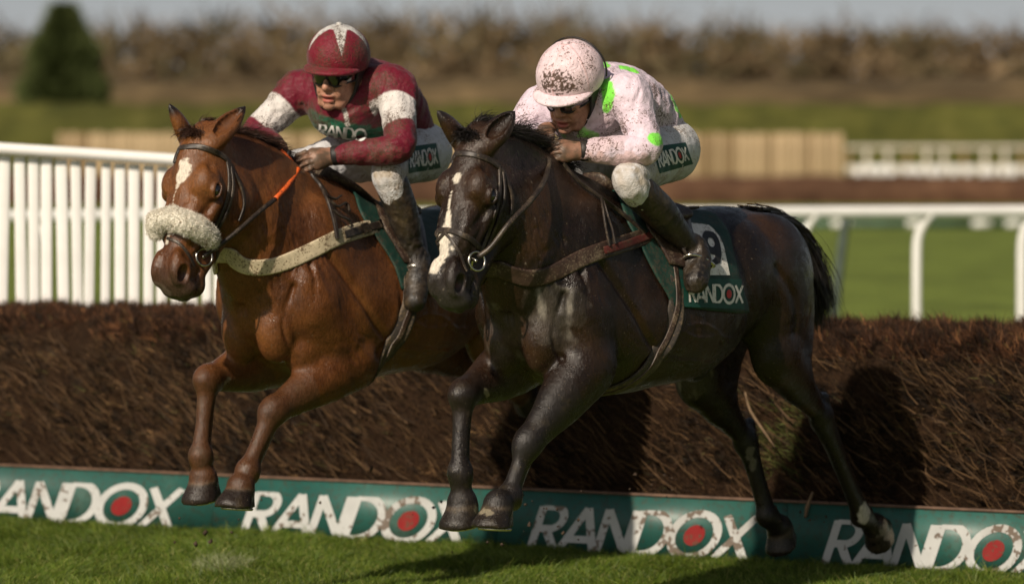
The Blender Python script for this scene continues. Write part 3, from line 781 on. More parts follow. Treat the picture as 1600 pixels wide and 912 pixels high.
def put_text(name, text, mapf, mats, parent, t=.17, slant=0.0, lift=.002, sub=5, lab=None, dot=True):
    "mapf(u,v) with u 0..1 along the word and v 0..1 up the caps -> (point, normal)"
    parts, W_ = lettering(text, t, slant, sub, dot=dot); H0 = 0
    Vs = []; Fs = []; mi = []; off = 0
    for V, q, si, ci in parts:
        R = [mapf(p[0]/W_, p[1]) for p in V]
        P = np.array([r[0]+r[1]*(lift+.00025*si+(.0003 if ci else 0)) for r in R]); Vs.append(P)
        if ci: q = q[:, :3]
        Fs.append(q+off); mi += [ci]*len(q); off += len(V)
    quads = [f for f in Fs if f.shape[1] == 4]; tris = [f for f in Fs if f.shape[1] == 3]
    F_ = [np.vstack(quads)]; midx = [0]*len(F_[0])
    if tris: F_.append(np.vstack(tris)); midx += [1]*len(F_[1])
    return mesh_np(name, np.vstack(Vs), F_, None, parent, smooth=False, mats=mats, midx=midx)
def quadmap(c0, c1, c2, c3, cast):
    "c0 base left, c1 base right, c2 cap right, c3 cap left in photograph pixels"
    c0, c1, c2, c3 = (np.array(c, float) for c in (c0, c1, c2, c3))
    return lambda u, v: cast(*((c0*(1-u)+c1*u)*(1-v)+(c3*(1-u)+c2*u)*v))

# ------------------------------------------------------------------ manes, tail
def mane(key, mat, ln, n, seed):
    h = HORSE[key]; hs = h['hs']; SF = h['SF']; r = np.random.default_rng(seed); P0 = hs['H'](.0, 0, -.02)
    xw = hs['M']((.10, 0, 0))[0]; xs = P0[0]-.02; paths = []; wd = []
    for i in range(n):
        t = r.random(); cl = round(t*34)/34+r.normal()*.006 if r.random() < .75 else t
        x = xw+(xs-xw)*np.clip(cl, 0, 1); b, nn = SF.near((x, r.normal()*.008, 2.2))
        hh = SF.bvh.ray_cast(Vector((x, r.normal()*.007, 2.3)), Vector((0, 0, -1)))
        if hh[0] is None: continue
        b = np.array(hh[0]); L = ln*(.45+.75*r.random())*(.6+.5*math.sin(math.pi*np.clip(t, .1, .95)))
        d = np.array([-.50+.25*r.normal(), .35*r.normal()+.35*math.sin(cl*60), .75+.25*r.normal()]); d = nrm(d); p = b-.006*d; pa = [p]
        for k in range(7):
            d = nrm(d+np.array([-.20, .03, -.16])+r.normal(size=3)*.12); p = p+d*L/7; pa.append(p)
        paths.append(pa); wd.append(.0012+.0026*r.random())
    # forelock
    for i in range(int(n*.16)):
        b = hs['H'](-.02+.035*r.random(), r.normal()*.02, .0); b, nn = SF.near(b)
        d = nrm(hs['n']*.6+hs['a']*.25*r.normal()+hs['y']*.5*r.normal()+np.array([-.2, 0, .5])); p = b-.004*d; pa = [p]; L = .05*(.4+r.random())
        for k in range(7):
            d = nrm(d+hs['a']*.22+r.normal(size=3)*.15); p = p+d*L/7; pa.append(p)
        paths.append(pa); wd.append(.0015+.003*r.random())
    strands('mane', paths, wd, mat, h['root'])
mane('dark', M_hair_dark, .125, 3400, 3)
mane('brown', M_hair_brown, .085, 3000, 4)
def tail(key, base, mat, seed, n=5200):
    h = HORSE[key]; fr = h['fr']; r = np.random.default_rng(seed); base = np.array(base, float); paths = []; wd = []
    m = len(base)
    for i in range(n):
        o = r.normal(size=3)*np.array([.022, .030, .016]); sp = r.normal(size=3)*np.array([.028, .036, .03]); cut = .55+.45*r.random()
        t = np.linspace(0, 1, m)[:, None]; pa = base+o*(1-.2*t)+sp*t**1.3+np.cumsum(r.normal(size=(m, 3))*.006, 0)
        pa = crom(pa, 2); k = int(len(pa)); paths.append(pa[0]+(pa-pa[0])*1.0 if cut > 1 else pa*1.0); wd.append(.003+.005*r.random())
    P = np.array(paths); return strands('tail', P, wd, mat, h['root'])
tail('dark', [FD.W(1170, 344, 0), FD.W(1202, 350, 0), FD.W(1229, 373, .01), FD.W(1246, 404, .02), FD.W(1256, 434, .03), FD.W(1260, 460, .03), FD.W(1260, 484, .02)], M_hair_dark, 5)
tail('brown', [(-1.15, 0, 1.38), (-1.28, 0, 1.34), (-1.38, 0, 1.22), (-1.45, 0, 1.05), (-1.5, 0, .9), (-1.54, 0, .78), (-1.57, 0, .7)], M_hair_brown, 6, 700)
# shoes on the front hooves
for key in ('dark', 'brown'):
    for sole, ax, fw, cr in HORSE[key]['hs']['feet'][:2]:
        sd_ = np.cross(ax, fw); pts = []
        for t in np.linspace(-2.35, 2.35, 17): pts.append(sole+fw*(.012+.056*math.cos(t))+sd_*.050*math.sin(t)+ax*.003)
        tubem('horseshoe', pts, .0055, M_metal, HORSE[key]['root'], n=2, seg=6)
print('hair', time.time()-T0)
# ------------------------------------------------------------------ tack
def local_path(SF, pts): return [SF.cast(*p)[0] for p in pts]
def girth_path(SF, pts, z0, full=True):
    "visible pixels -> (x, angle), continued round the far side by mirroring"
    L = [SF.cast(*p)[0] for p in pts]; xa = [(p[0], math.atan2(p[1], p[2]-z0)) for p in L]; return xa
def wrap_strap(name, SF, xa, z0, width, thick, mat, parent, lift=0, n=60):
    xa = np.array(xa); xa = crom(xa, 8); R = [SF.radial(x, a, z0) for x, a in xa]
    P = np.array([r[0] for r in R]); N = np.array([r[1] for r in R]); return strap3(name, P, N, width, thick, mat, parent, lift, 3)

def bridle(key, lab, P):
    h = HORSE[key]; SF = h['SF']; hs = h['hs']; H = hs['H']; fr = h['fr']
    r = fr.E('bridle', lab, 'bridle', 'bridles on the racehorses')
    def hs_strap(name, pts, w, th=.004, mat=M_leather, lift=.001, sm=3):
        P_ = []; N_ = []
        for p in crom(np.array(pts, float), 6):
            a, nn = SF.near(H(*p)); P_.append(a); N_.append(nn)
        return strap3(name, np.array(P_), np.array(N_), w, th, mat, r, lift, sm)
    strap('browband', SF, P['brow'], .020, .005, M_leather, r, .001)
    strap('cheek_strap', SF, P['cheek'], .0135, .005, M_leather, r, .001)
    strap('cheek_strap', SF, P['cheek2'], .010, .004, M_leather, r, .006)
    strap('throat_strap', SF, P['throat'], .012, .005, M_leather, r, .002)
    hs_strap('cheek_strap', [(.05, -.11, -.07), (.2, -.13, -.11), (.33, -.09, -.12), (.44, -.08, -.10)], .0135)
    c = fr.W(*P['ring']); R_ = P['ringr']; b = ringm('bit_ring', c, hs['y']*.9+hs['n']*.35, R_, .0042, M_metal, r)
    tubem('bit_bar', [c-hs['y']*.0, c-hs['y']*.02-hs['a']*.004, H(.49, .03, -.115)], .0065, M_metal, r)
    ringm('bit_ring', H(.46, -.085, -.11), hs['y']*.9-hs['n']*.35, R_, .0042, M_metal, r)
    return r, SF, hs, fr, H, hs_strap
r, SF, hs, fr, H, hst = bridle('brown', 'dark leather bridle with a thick fleece noseband on the chestnut horse', dict(
    brow=[(262, 252), (268, 237), (285, 231), (308, 229), (332, 235), (350, 246), (358, 254)], cheek=[(354, 248), (358, 275), (356, 305), (346, 335), (333, 360), (318, 388)],
    cheek2=[(360, 262), (363, 290), (358, 318), (347, 345), (330, 372)], throat=[(358, 256), (368, 275), (379, 300), (380, 325), (373, 345)], ring=(319, 402, .085), ringr=.030))
# fleece noseband: a thick roll round the nose, tufted
pc = [(240, 362), (250, 350), (270, 344), (290, 348), (310, 360), (326, 374)]
P_ = []; 
for p in crom(np.array(pc, float), 5):
    a, nn = SF.cast(*p); P_.append(a+nn*.020)
S = SDF(); S.tube(P_, np.interp(np.linspace(0, 1, len(P_)), [0, .15, .5, .85, 1], [.028, .037, .041, .038, .028]), k=.02, n=2)
V, Q = S.mesh(.0055); N = vnormals(V, Q); V = V+N*(fbm(V, 45, 3, 2)*.006+fbm(V, 150, 4, 2)*.0035)[:, None]
fl = mesh_np('fleece_noseband', V, Q, M_fleece, r)
NF = 22000; idx = rng.integers(0, len(V), NF); b = V[idx]; d = N[idx]+rng.normal(size=(NF, 3))*.7; d /= np.linalg.norm(d, axis=1, keepdims=True)
L = (.003+.005*rng.random(NF))[:, None]; d2 = d+rng.normal(size=(NF, 3))*1.0
prop(strands('fleece_tufts', np.stack([b-d*.001, b+d*L*.6, b+d*L+d2*L*.35], 1), .0009+.0010*rng.random(NF), M_fleece, fl), kind='stuff')
strap('noseband_strap', SF, [(262, 372), (280, 380), (294, 398), (303, 415)], .011, .004, M_leather, r, .001)
hst('curb_strap', [(.40, .07, -.17), (.44, .03, -.20), (.44, -.03, -.20), (.40, -.07, -.17)], .014)
hd1 = FB.W(472, 262, .06)
c = FB.W(319, 400, .085)
tubem('rein', [c, FB.W(350, 378, .12), FB.W(378, 355, .15), FB.W(405, 331, .16), FB.W(430, 311, .15)], .0085, M_leather, r)
tubem('rein', [FB.W(430, 311, .15), FB.W(448, 292, .13), FB.W(460, 275, .10), FB.W(466, 264, .085)], .0095, M_orange, r)
tubem('rein', [H(.46, -.085, -.11), (.62, -.16, 1.42), (.42, -.15, 1.56), FB.W(430, 246, -.05)], .0085, M_leather, r)

r, SF, hs, fr, H, hst = bridle('dark', 'muddy dark leather bridle with plain noseband on the dark horse', dict(
    brow=[(690, 250), (700, 243), (722, 240), (745, 243), (766, 251), (780, 262)], cheek=[(779, 256), (781, 285), (777, 320), (767, 352), (754, 385), (748, 398)],
    cheek2=[(784, 270), (787, 300), (781, 330), (770, 362), (758, 388)], throat=[(782, 262), (792, 285), (800, 310), (798, 335)], ring=(745, 408, .085), ringr=.031))
strap('noseband', SF, [(678, 368), (686, 361), (700, 360), (716, 364), (734, 373), (750, 388)], .019, .005, M_leather, r, .001)
strap('noseband_strap', SF, [(696, 364), (708, 378), (718, 396), (723, 412), (728, 424)], .010, .004, M_leather, r, .003)
strap('noseband_strap', SF, [(696, 364), (686, 374), (680, 384)], .010, .004, M_leather, r, .003)
c = FD.W(747, 402, .085)
tubem('rein', [c, FD.W(768, 385, .12), FD.W(795, 350, .16), FD.W(828, 315, .17), FD.W(848, 287, .15), FD.W(857, 262, .10), FD.W(858, 248, .08)], .0095, M_leather, r)
tubem('rein', [H(.46, -.085, -.11), (.66, -.16, 1.40), (.46, -.15, 1.55), FD.W(835, 235, -.03)], .0085, M_leather, r)

def tack(key, lab_s, lab_c, lab_b, P):
    h = HORSE[key]; SF = h['SF']; fr = h['fr']; z0 = 1.15
    X = lambda pts: np.array(girth_path(SF, pts, z0))
    # saddle cloth
    r = fr.E('saddle_cloth', lab_c, 'saddle cloth', 'green saddle cloths')
    fe = crom(X(P['front']), 6); re = crom(X(P['rear']), 6); nv = 40
    def res(E, n):
        d = np.concatenate([[0], np.cumsum(np.abs(np.diff(E[:, 1]))+.2*np.abs(np.diff(E[:, 0])))]); return np.column_stack([np.interp(np.linspace(0, d[-1], n), d, E[:, i]) for i in (0, 1)])
    fe = res(fe, nv); re = res(re, nv)
    fe[0, 1] = re[0, 1] = 0.0; nu = 34; G = np.zeros((2*nv-1, nu, 2))
    for i in range(nv):
        for j in range(nu):
            t = j/(nu-1); q = fe[i]*(1-t)+re[i]*t; G[nv-1+i, j] = q; G[nv-1-i, j] = (q[0], -q[1])
    V = np.zeros((2*nv-1, nu, 3)); N = V.copy()
    for i in range(2*nv-1):
        for j in range(nu): V[i, j], N[i, j] = SF.radial(G[i, j, 0], G[i, j, 1], z0)
    for _ in range(3): N[1:-1] = (N[:-2]+2*N[1:-1]+N[2:])/4; V[1:-1] = (V[:-2]+2*V[1:-1]+V[2:])/4
    a, b = 2*nv-1, nu; fl_ = lambda x: x.reshape(-1, 3)
    ed = np.minimum.outer(np.minimum(np.arange(a), np.arange(a)[::-1]), np.full(b, 99)); 
    wob = fbm(fl_(V), 14, 5, 2)*.004; O1 = fl_(V)+fl_(N)*(.010+wob)[:, None]; O0 = fl_(V)+fl_(N)*(.004+wob)[:, None]*.9
    i, j = np.meshgrid(np.arange(a-1), np.arange(b-1), indexing='ij'); k = (i*b+j).ravel()
    f1 = np.column_stack([k, k+1, k+b+1, k+b]); f0 = f1[:, ::-1]+a*b; n0 = a*b
    bd = [x for x in range(b)]+[x*b+b-1 for x in range(1, a)]+[(a-1)*b+x for x in range(b-2, -1, -1)]+[x*b for x in range(a-2, 0, -1)]
    rim = np.array([[bd[(q+1) % len(bd)], bd[q], bd[q]+n0, bd[(q+1) % len(bd)]+n0] for q in range(len(bd))])
    cl = mesh_np('cloth', np.vstack([O1, O0]), np.vstack([f1, f0, rim]), M_clothgreen, r)
    CS = Surf(fr, O1, f1)
    hem = O1.reshape(a, b, 3)[-1]; hn = fl_(N).reshape(a, b, 3)[-1]
    # saddle: seat and panel over the back, flaps each side
    s = fr.E('racing_saddle', lab_s, 'saddle', 'racing saddles')
    fl = crom(X(P['flapf']), 5); rl = crom(X(P['flapr']), 5); fl = res(fl, 24); rl = res(rl, 24)
    for sy in (1, -1):
        nu2 = 14; V2 = np.zeros((24, nu2, 3)); N2 = V2.copy()
        for i in range(24):
            for j in range(nu2):
                t = j/(nu2-1); q = fl[i]*(1-t)+rl[i]*t; V2[i, j], N2[i, j] = SF.radial(q[0], q[1]*sy, z0)
        A_, B_ = 24, nu2; bulge = (np.sin(np.linspace(0, np.pi, B_))[None]*.006+np.zeros((A_, 1))).reshape(-1)
        T1 = fl_(V2)+fl_(N2)*(.020+bulge)[:, None]; T0_ = fl_(V2)+fl_(N2)*.0115
        i, j = np.meshgrid(np.arange(A_-1), np.arange(B_-1), indexing='ij'); k = (i*B_+j).ravel(); g1 = np.column_stack([k, k+1, k+B_+1, k+B_])
        bd = [x for x in range(B_)]+[x*B_+B_-1 for x in range(1, A_)]+[(A_-1)*B_+x for x in range(B_-2, -1, -1)]+[x*B_ for x in range(A_-2, 0, -1)]
        rim = np.array([[bd[(q+1) % len(bd)], bd[q], bd[q]+A_*B_, bd[(q+1) % len(bd)]+A_*B_] for q in range(len(bd))])
        if sy < 0: g1 = g1[:, ::-1]; rim = rim[:, ::-1]
        mesh_np('saddle_flap', np.vstack([T1, T0_]), np.vstack([g1, g1[:, ::-1]+A_*B_, rim]), M_leather2, s)
    x0 = P['seatx']; S = SDF(); zt = lambda x: SF.radial(x, 0, z0)[0][2]
    S.loft((x0, 0, 0), np.eye(3), [(-.24, zt(x0-.24)+.055, zt(x0-.24)-.02, .13, -.2), (-.16, zt(x0-.16)+.045, zt(x0-.16)-.02, .13, -.2), (0, zt(x0)+.025, zt(x0)-.02, .11, -.3), (.14, zt(x0+.14)+.035, zt(x0+.14)-.02, .10, -.3), (.22, zt(x0+.22)+.045, zt(x0+.22)-.02, .06, 0)], k=.01)
    V3, Q3 = S.mesh(.009); mesh_np('seat', V3, Q3, M_leather2, s)
    # girth round the belly
    gp = X(P['girth']); sl_ = (gp[-1, 0]-gp[-2, 0])/max(.05, gp[-1, 1]-gp[-2, 1]); ge = gp[-1, 0]+min(.5, .6*(math.pi-gp[-1, 1]))*np.clip(sl_, -.3, .3)
    g = np.vstack([gp, [[gp[-1, 0]*.45+ge*.55, gp[-1, 1]*.55+math.pi*.45], [ge, math.pi]]]); g2 = g[::-1][1:].copy(); g2[:, 1] = 2*math.pi-g2[:, 1]
    full = np.vstack([g, g2]); wrap_strap('girth', SF, full, z0, .072, .006, M_girthdark, s, .004)
    wrap_strap('girth_strap', SF, g, z0, .020, .004, M_leather2, s, .011)
    # breast girth
    bg = fr.E('breast_girth', lab_b, 'strap', 'breast girths')
    pts = [SF.cast(*p) for p in P['breast']]; L = np.array([p[0] for p in pts])[::-1]
    L = L[L[:, 1] > .015]; R_ = L[::-1].copy(); R_[:, 1] *= -1
    A = crom(np.vstack([L, [[(L[-1, 0]+.004), 0, L[-1, 2]]], R_]), 6); PN = [SF.near(q) for q in A]
    strap3('strap', np.array([q[0] for q in PN]), np.array([q[1] for q in PN]), .058, .006, M_girthcream if key == 'brown' else M_leather2, bg, .003, 4)
    return r, cl, CS, s, bg, SF, fr
CAPW = None
r, cl, CS, s, bg, SF, fr = tack('dark', 'dark racing saddle under the jockey in pink on the dark horse', 'green saddle cloth with a white number panel and RANDOX lettering on the dark horse',
    'muddy brown strap across the chest of the dark horse', dict(
    front=[(925, 262), (945, 290), (975, 340), (1002, 390), (1022, 430), (1048, 478)], rear=[(1100, 330), (1128, 350), (1142, 385), (1152, 430), (1160, 460), (1167, 487)],
    flapf=[(950, 275), (975, 310), (1003, 350), (1025, 385), (1042, 415)], flapr=[(1045, 300), (1065, 330), (1078, 365), (1082, 395), (1078, 425)], seatx=-.22,
    girth=[(1035, 360), (1052, 420), (1056, 470), (1045, 520), (1022, 562)],
    breast=[(782, 420), (800, 428), (830, 435), (868, 425), (905, 405), (950, 388), (990, 376), (1030, 362)]))
# number panel, number and lettering
def patch(name, mapf, nu, nv, lift, mat, parent, mask=None):
    V = []; 
    for i in range(nv+1):
        for j in range(nu+1):
            u, v = j/nu, i/nv
            if mask: u, v = mask(u, v)
            p, n = mapf(u, v); V.append(p+n*lift)
    i, j = np.meshgrid(np.arange(nv), np.arange(nu), indexing='ij'); k = (i*(nu+1)+j).ravel()
    return mesh_np(name, np.array(V), np.column_stack([k, k+1, k+nu+2, k+nu+1]), mat, parent)
M_green2 = simple('band_green', (.006, .060, .042), .6, .2, 40, .2, .002)
M_black = simple('print_black', (.012, .011, .010), .6, .2, 50, .1, .001)
# bottom band, panel (rounded top) and digits follow the cloth
patch('hem_band', quadmap((1069, 479), (1163, 483), (1158, 436), (1062, 436), CS.cast), 24, 10, .0016, M_green2, r)
put_text('lettering', 'RANDOX', quadmap((1077, 472), (1161, 474), (1161, 446), (1076, 443), CS.cast), [M_white, M_dotred], r, t=.17, lift=.0034, lab='white RANDOX lettering')
patch('number_panel', quadmap((1072, 430), (1140, 430), (1124, 354), (1062, 346), CS.cast), 20, 20, .002, M_white, r, mask=lambda u, v: (.5+(u-.5)*math.sqrt(max(0.02, 1-max(0, (v-.55)/.45)**2*.8)), v))
put_text('number', '9', quadmap((1104, 412), (1130, 414), (1120, 366), (1096, 362), CS.cast), [M_black, M_black], r, t=.24, lift=.0045)
strap('strap_edge', SF, [(940, 392), (970, 384), (1000, 374), (1018, 368)], .026, .004, M_red, bg, .010)

r, cl, CS, s, bg, SF, fr = tack('brown', 'dark racing saddle under the jockey in maroon on the chestnut horse', 'dark green saddle cloth under the maroon jockey on the chestnut horse',
    'mud-spattered cream chest strap with buckle on the chestnut horse', dict(
    front=[(510, 258), (535, 290), (560, 330), (585, 370), (608, 405), (626, 452)], rear=[(690, 330), (712, 350), (722, 380), (728, 410), (728, 440), (722, 470)],
    flapf=[(545, 272), (570, 305), (590, 345), (612, 385), (628, 412)], flapr=[(625, 300), (648, 335), (660, 370), (663, 400), (660, 420)], seatx=-.22,
    girth=[(625, 360), (638, 420), (640, 470), (627, 515), (606, 550)],
    breast=[(360, 398), (375, 412), (400, 418), (440, 412), (490, 390), (530, 370), (570, 358), (600, 350)]))
strap('buckle_strap', SF, [(535, 368), (556, 362), (576, 357), (598, 351)], .030, .005, M_leather, bg, .010)
strap('buckle', SF, [(560, 361), (566, 359.5), (572, 358)], .040, .006, M_metal, bg, .013, smooth_n=0)
strap('buckle', SF, [(590, 353), (595, 351.5), (600, 350)], .038, .006, M_metal, bg, .013, smooth_n=0)
# neck straps from the hands to the breast girth
for key, P in (('brown', [(484, 276), (500, 296), (512, 322), (520, 350), (524, 374)]), ('dark', [(876, 258), (900, 285), (930, 308), (960, 330), (985, 350), (1004, 366)])):
    h = HORSE[key]; e = h['fr'].E('neck_strap', 'thin %s strap running from the rider\'s hands down the %s horse\'s shoulder' % (('knotted', 'chestnut') if key == 'brown' else ('long muddy', 'dark')), 'strap', 'neck straps')
    strap('strap', h['SF'], P, .016, .007, M_leather, e, .010)
    if key == 'brown':
        for q in ([(512, 318), (522, 326), (536, 322), (540, 334)], [(515, 330), (526, 340), (538, 346), (545, 356)], [(508, 312), (520, 316), (528, 310)]): strap('strap_end', h['SF'], q, .007, .006, M_leather, e, .016)
    else:
        for q in ([(935, 314), (938, 335), (942, 360), (948, 385)], [(938, 318), (945, 340), (952, 362), (956, 382)]): strap('strap_end', h['SF'], q, .006, .005, M_leather, e, .014)
print('tack', time.time()-T0)
# ------------------------------------------------------------------ jockeys
def skin_material():
    t = NT('skin'); n = t.noise(60, 4); c = t.ramp(n, [(.3, (.33, .155, .10)), (.7, (.48, .25, .165))])
    m = t.attr('mud').outputs['Fac']; sp = t.noise(300, 2); f = t.math('ADD', m, t.ramp(sp, [(.64, 0.0), (.68, .6)]), True)
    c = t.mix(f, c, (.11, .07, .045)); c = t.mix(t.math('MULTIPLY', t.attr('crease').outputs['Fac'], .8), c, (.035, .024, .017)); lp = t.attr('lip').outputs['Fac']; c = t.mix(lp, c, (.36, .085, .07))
    t.set(color=c, rough=.48, sss=.06, spec=.4); t.b.inputs['Subsurface Radius'].default_value = (.01, .004, .002); t.bump(t.noise(260, 4), .35, .002); return t.m
M_skin = skin_material()
def cloth_material(name, mud, amt, scale, rough=.55, sheen=.1):
    t = NT(name); c = t.attr('cloth_colour').outputs['Color']; w_ = t.noise(38, 4); c = t.mix(1.0, c, t.ramp(w_, [(.3, .86), (.7, 1.10)]), 'MULTIPLY')
    fine = t.noise(scale, 3, .6); big = t.noise(9, 4, .65); sm = t.noise(scale*.4, 2, .5, t.coord((1, 1.6, .7)))
    f = t.math('MULTIPLY', t.math('ADD', fine, t.math('MULTIPLY', big, .9)), .5); msk = t.ramp(f, [(.565-.07*amt, 0.0), (.578-.07*amt, 1.0)])
    c = t.mix(t.ramp(big, [(.48, 0.0), (.74, .55*amt)]), c, tuple(min(1, m*3.2) for m in mud)); c = t.mix(t.ramp(sm, [(.60, 0.0), (.72, .30*amt)]), c, tuple(m*2 for m in mud)); c = t.mix(t.math('MULTIPLY', msk, .85), c, mud)
    t.set(color=c, rough=rough, spec=.25, sheen=sheen)
    b = t.bump(t.noise(34, 4, .6, dist=2.2), .55, .010); t.bump(t.noise(700, 2), .15, .001, b); return t.m
M_silk = cloth_material('silk_maroon', (.055, .030, .017), .78, 190, .52, .08)
M_silk2 = cloth_material('silk_pink', (.10, .058, .040), .42, 150, .5, .1)
M_breech = cloth_material('breeches_white', (.15, .105, .065), .40, 150, .5, .1)
def boot_material():
    t = NT('boot_leather'); n = t.noise(14, 5, .65, dist=.5); m = t.noise(60, 5, .7)
    c = t.ramp(n, [(.38, (.010, .008, .007)), (.58, (.028, .019, .011)), (.78, (.085, .060, .032))]); c = t.mix(t.ramp(m, [(.56, 0.0), (.78, .5)]), c, (.10, .072, .040))
    t.set(color=c, rough=t.ramp(m, [(.4, .28), (.65, .7)]), spec=.5); t.bump(m, .5, .006); return t.m
M_boot = boot_material()
M_lens = simple('goggle_lens', (.006, .005, .005), .10, .1, 40, 0, spec=.8, coat=.5)
M_rub = simple('black_rubber', (.012, .011, .011), .55, .3, 90, .2, .002, mud=MUD, mudamt=.3, mudscale=160)

def fist(S, wr, kn, back, thumb, k=.006):
    "closed hand: wrist, knuckle centre, direction of the back of the hand, direction of the thumb side"
    d = nrm(kn-wr); back = nrm(back-d*(back@d)); th = np.cross(back, d); th = th if th@thumb > 0 else -th
    R = np.array([d, th, back]); L = np.linalg.norm(kn-wr)
    S.cone(wr, kn-.45*(kn-wr), .027, .030, k=.015, lat=th, wf=1.25)
    S.ell(wr+(kn-wr)*.62, (L*.50, .040, .0185), R, k=.014)
    S.ell(wr+(kn-wr)*.5-back*.014+th*.02, (.032, .016, .016), R, k=.012)
    for i in range(4):
        o = th*(.031-.0208*i); a = kn+o-d*(.004*abs(i-1.3))+back*.004; r0 = (.0105, .011, .0105, .009)[i]; l = (.95, 1.05, 1.0, .82)[i]
        b = a+(d*.72-back*.62)*.036*l; c = b+(-back*.93-d*.33)*.025*l; e = c+(-d*.93-back*.05+back*.25)*.020*l
        if i: S.lines.append([(a+pa)/2-d*.012+back*.008, (a+pa)/2+back*.006, (b+pb)/2, (c+pc)/2])
        pa, pb, pc = a+back*r0, b+back*r0*.5+d*r0*.5, c+d*r0; S.ell(a, (r0*1.05,)*3, k=.006); S.cone(a, b, r0, r0*.93, k=.0035); S.cone(b, c, r0*.93, r0*.86, k=.003); S.cone(c, e, r0*.86, r0*.78, k=.003)
    a = wr+(kn-wr)*.28+th*.026-back*.008; b = a+d*.030+th*.012-back*.012; c = b+d*.026-th*.006-back*.016; e = c+d*.014-th*.020-back*.008
    S.cone(a, b, .015, .012, k=.008); S.cone(b, c, .012, .0105, k=.004); S.cone(c, e, .0105, .0085, k=.003)

def jockey(key, lab, J):
    h = HORSE[key]; fr = h['fr']; A3 = lambda p: np.array(p, float); yl = A3((0, 1, 0))
    root = fr.E('person', lab, 'person', 'jockeys')
    sh = {1: A3(J['shL']), -1: A3(J['shR'])}; el = {1: A3(J['elL']), -1: A3(J['elR'])}; wr = {1: A3(J['wrL']), -1: A3(J['wrR'])}; kk = {1: A3(J['haL']), -1: A3(J['haR'])}
    hp = A3(J['hip']); hips = {s: hp+yl*s*.10 for s in (1, -1)}; kn = {1: A3(J['knL']), -1: A3(J['knL'])*[1, -1, 1]}; an = {1: A3(J['anL']), -1: A3(J['anL'])*[1, -1, 1]}
    fd = {1: nrm(J['foot']), -1: nrm(A3(J['foot'])*[1, -1, 1])}
    hc = A3(J['head']); dl, pt, rl = (math.radians(x) for x in J['hang'])
    f = A3((math.cos(pt)*math.cos(dl), math.cos(pt)*math.sin(dl), -math.sin(pt))); u = A3((math.sin(pt)*math.cos(dl), math.sin(pt)*math.sin(dl), math.cos(pt))); s_ = np.cross(u, f)
    s_, u = s_*math.cos(rl)+u*math.sin(rl), u*math.cos(rl)-s_*math.sin(rl); R = np.array([f, s_, u]); K = 1.06
    H = lambda a, b, c: hc+(f*a+s_*b+u*c)*K
    nb = (sh[1]+sh[-1])/2; neck0 = nb+A3((.0, 0, .035))
    # ---- body
    S = SDF(); S.lines = []; e = lambda c, r, k=.012, sub=False: S.ell(H(*c), A3(r)*K, R, k=k, sub=sub)
    e((-.008, 0, .035), (.100, .076, .092)); e((.030, 0, -.025), (.066, .062, .080), .02)
    for s in (1, -1):
        S.cone(H(-.01, .058*s, -.045), H(.055, .030*s, -.100), .020*K, .020*K, k=.02)                 # jaw
        e((.062, .040*s, -.022), (.026, .024, .020), .014)                                          # cheekbone
        e((.075, .030*s, .016), (.020, .026, .010), .010)                                           # brow
        e((.088, .031*s, -.002), (.014, .018, .011), .008, True); e((.072, .031*s, -.002), (.0135, .0135, .0125), .003)
        e((-.005, .077*s, -.015), (.020, .010, .032), .008); e((.000, .086*s, -.012), (.010, .005, .018), .004, True)
        e((.094, .012*s, -.042), (.012, .008, .008), .005)
        e((.066, .030*s, -.060), (.022, .018, .024), .014)
        S.cone(H(.100, .012*s, -.049), H(.098, .012*s, -.052), .003, .003, k=.003, sub=True)
        S.cone(H(.098, .018*s, -.038), H(.082, .034*s, -.066), .0025, .002, k=.006, sub=True)       # smile line
    S.cone(H(.086, 0, .006), H(.108, 0, -.034), .0095*K, .0115*K, k=.009); e((.108, 0, -.038), (.012, .011, .011), .006)
    e((.084, 0, -.068), (.018, .026, .0085), .006); e((.081, 0, -.087), (.017, .022, .0085), .006)
    S.ell(H(.096, 0, -.0775), (.020, .019, .0040), R, k=.003, sub=True)
    e((.074, 0, -.108), (.022, .022, .016), .012); e((.080, 0, -.098), (.008, .014, .004), .006, True)
    S.cone(H(-.035, 0, -.045), neck0, .052, .062, k=.03)
    tor = [A3(p) for p in J['torso']]; tr = J['torr']
    S.tube(tor, [r-.018 for r in tr], k=.04, lat=yl, wf=1.1)
    for s in (1, -1):
        S.tube([nb+yl*s*.06, sh[s], (sh[s]+el[s])/2, el[s], el[s]*.6+wr[s]*.4, wr[s]], [.055, .050, .038, .034, .036, .024], k=.03, n=3)
        fist(S, wr[s], kk[s], A3(J['back'+('L' if s > 0 else 'R')]), A3((.1, -s*.3, 1)))
        S.tube([hips[s], hips[s]*.5+kn[s]*.5, kn[s], kn[s]*.65+an[s]*.35, an[s]], [.08, .07, .048, .036, .030], k=.03, n=3)
        S.cone(an[s], an[s]+fd[s]*.035+nrm(an[s]-kn[s])*.03, .030, .022, k=.02)
    V, Q = S.mesh(.0040); V = smoothv(V, Q, 1, .2); N = vnormals(V, Q); crease = np.zeros(len(V))
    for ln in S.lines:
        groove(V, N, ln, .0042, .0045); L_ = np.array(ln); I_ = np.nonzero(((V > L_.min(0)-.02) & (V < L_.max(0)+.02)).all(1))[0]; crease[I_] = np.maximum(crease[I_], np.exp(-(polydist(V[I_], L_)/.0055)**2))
    mud = np.zeros(len(V)); lip = np.zeros(len(V))
    for s in (1, -1): mud = np.maximum(mud, (1-sstep(.06, .11, np.linalg.norm(V-(wr[s]*.25+kk[s]*.75), axis=1)))*(.55+.45*sstep(-.3, .3, fbm(V, 40, 5, 3))))
    hd = np.linalg.norm(V-hc, axis=1); mud = np.maximum(mud, (hd < .2)*sstep(.25, .55, fbm(V, 55, 8, 3))*.7)
